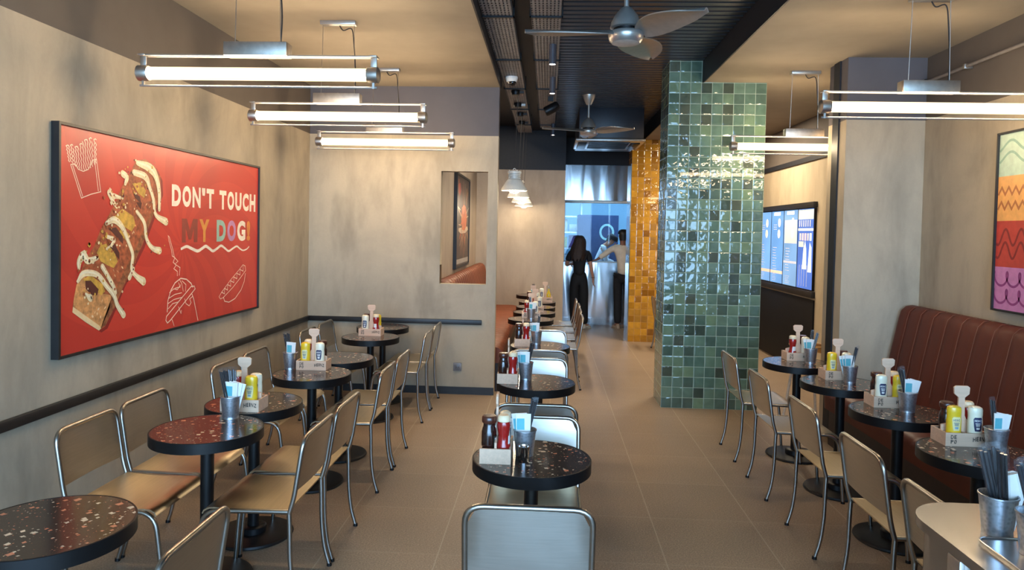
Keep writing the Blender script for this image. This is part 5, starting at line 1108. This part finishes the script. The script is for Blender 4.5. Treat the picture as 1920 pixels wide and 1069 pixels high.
# man in a cream shirt reaching out with his left arm
w = thing('person', 'man in a cream shirt and dark trousers reaching his arm toward the woman', 'person', (1.325, 12.36, 0))
P = dict(pel=(0, 0, .96), waist=(.0, .0, 1.12), chest=(-.01, .0, 1.34), nb=(-.015, .005, 1.48), neck=(-.02, .01, 1.53), hd=(-.02, .02, 1.63), ht=(-.02, .012, 1.70), shL=(-.165, .02, 1.44), elL=(-.32, .0, 1.315), wrL=(-.475, -.02, 1.205), shR=(.16, .0, 1.44), elR=(.22, .03, 1.17), wrR=(.22, .16, .97),
         hpL=(-.09, 0, .90), hpR=(.09, .0, .90), knL=(-.085, .02, .50), knR=(.095, .01, .50), anL=(-.075, .0, .08), anR=(.11, -.0, .08), ftL=(-.13, .11, .035), ftR=(.07, .13, .035))
P = {k: V3(*v) for k, v in P.items()}; J, Ed = base_body(P, .96); hand(J, Ed, 'L', P['wrL'], (-1, 0, -.22), (0, -1, .1), -.45, 1.05); hand(J, Ed, 'R', P['wrR'], (0, .9, -.4), (1, 0, 0), .3)
skin_obj('body', slimmer(J), Ed, M_SKIN2, w, 'pel')
for s in 'LR': J['sl'+s] = (P['el'+s].lerp(P['wr'+s], .72), .036)
E2 = Ed+[('elR', 'slR'), ('elL', 'slL')]
garment('long_sleeved_shirt', J, E2, ['pel', 'waist', 'chest', 'nb', 'shL', 'shR', 'elL', 'elR', 'slL', 'slR'], .016, M_CLW, w, 'chest', {'pel': (V3(0, 0, .905), (.168, .13)), 'waist': (None, (.142, .112)), 'nb': (V3(-.015, 0, 1.475), (.08, .062)), 'slL': (None, (.046, .046)), 'slR': (None, (.046, .046))})
garment('trousers', J, Ed, ['pel', 'hpL', 'hpR', 'knL', 'knR', 'anL', 'anR'], .018, M_TROU, w, 'pel', {'pel': (V3(0, 0, .945), (.145, .112)), 'anL': (None, (.062, .066)), 'anR': (None, (.062, .066)), 'knL': (None, (.074, .076)), 'knR': (None, (.074, .076))})
rot = Matrix.Rotation(.55, 4, 'Z'); M = head(w, P['hd'], rot, M_SKIN2, M_HAIRK, 1.76)
hb = cap_mesh(M, [(0, .125), (.045, .12), (.078, .096), (.092, .06), (.094, .03)], 1, 1.05); g = []
for i in range(15):
    a = PI*(1.02+.96*i/14); g.append([((.094-.012*j/5)*math.cos(a), (.099-.014*j/5)*math.sin(a)-.008, .035-.022*j) for j in range(6)])
tmp = MB(); tmp.sheet(g, -.010); tmp.xf(M); me = bpy.data.meshes.new('t'); tmp.bm.to_mesh(me); tmp.bm.free(); hb.bm.from_mesh(me); hb.build('short_hair', M_HAIRK, w, 70)
shoes(w, P, plain('tan_shoe', (170, 150, 130), .6), 0)

# cook behind the glass, looking down to the right
w = thing('person', 'cook in white coat and black cap behind the glass looking down', 'person', (1.02, 13.5, 0))
P = dict(pel=(-.06, 0, .93), waist=(-.05, .0, 1.09), chest=(.0, -.01, 1.31), nb=(.075, -.015, 1.44), neck=(.115, -.02, 1.475), hd=(.185, -.03, 1.53), ht=(.215, -.03, 1.59), shL=(.02, .15, 1.40), elL=(.09, .19, 1.16), wrL=(.28, .12, 1.09), shR=(.02, -.165, 1.40), elR=(.08, -.20, 1.16), wrR=(.29, -.12, 1.09),
         hpL=(-.06, .09, .87), hpR=(-.06, -.09, .87), knL=(-.02, .09, .48), knR=(-.02, -.09, .48), anL=(-.06, .09, .08), anR=(-.06, -.09, .08), ftL=(.08, .11, .035), ftR=(.08, -.11, .035))
P = {k: V3(*v) for k, v in P.items()}; J, Ed = base_body(P, .95)
J['pel'] = (P['pel'], (.10, .13)); J['waist'] = (P['waist'], (.09, .115)); J['chest'] = (P['chest'], (.10, .135))
hand(J, Ed, 'L', P['wrL'], (1, -.2, -.2), (0, 1, 0), .4); hand(J, Ed, 'R', P['wrR'], (1, .2, -.2), (0, 1, 0), .4)
skin_obj('body', slimmer(J), Ed, M_SKIN, w, 'pel')
for s in 'LR': J['sl'+s] = (P['el'+s].lerp(P['wr'+s], .75), .036)
E2 = Ed+[('elR', 'slR'), ('elL', 'slL')]
garment('cook_coat', J, E2, ['pel', 'waist', 'chest', 'nb', 'shL', 'shR', 'elL', 'elR', 'slL', 'slR'], .018, M_CLC, w, 'chest', {'nb': (V3(.07, -.015, 1.43), (.075, .07))})
garment('trousers', J, Ed, ['pel', 'hpL', 'hpR', 'knL', 'knR', 'anL', 'anR'], .02, M_TROU, w, 'pel')
rot = Matrix.Rotation(-PI/2-.12, 4, 'Z') @ Matrix.Rotation(-.55, 4, 'X'); M = head(w, P['hd'], rot, M_SKIN, M_HAIRK, 1.7)
cap_mesh(M, [(0, .13), (.05, .128), (.086, .112), (.098, .08), (.098, .035), (.094, .03)], 1, 1.08).build('cap', plain('black_patterned_cap', (30, 26, 32), .7, mott=.5, nscale=60), w, 60)
g = []
for i in range(13):
    a = PI*(1.05+.9*i/12); g.append([((.092-.01*j/4)*math.cos(a), (.098-.012*j/4)*math.sin(a)-.008, .034-.018*j) for j in range(5)])
tmp = MB(); tmp.sheet(g, -.008); tmp.xf(M); tmp.build('short_hair', M_HAIRK, w, 70)
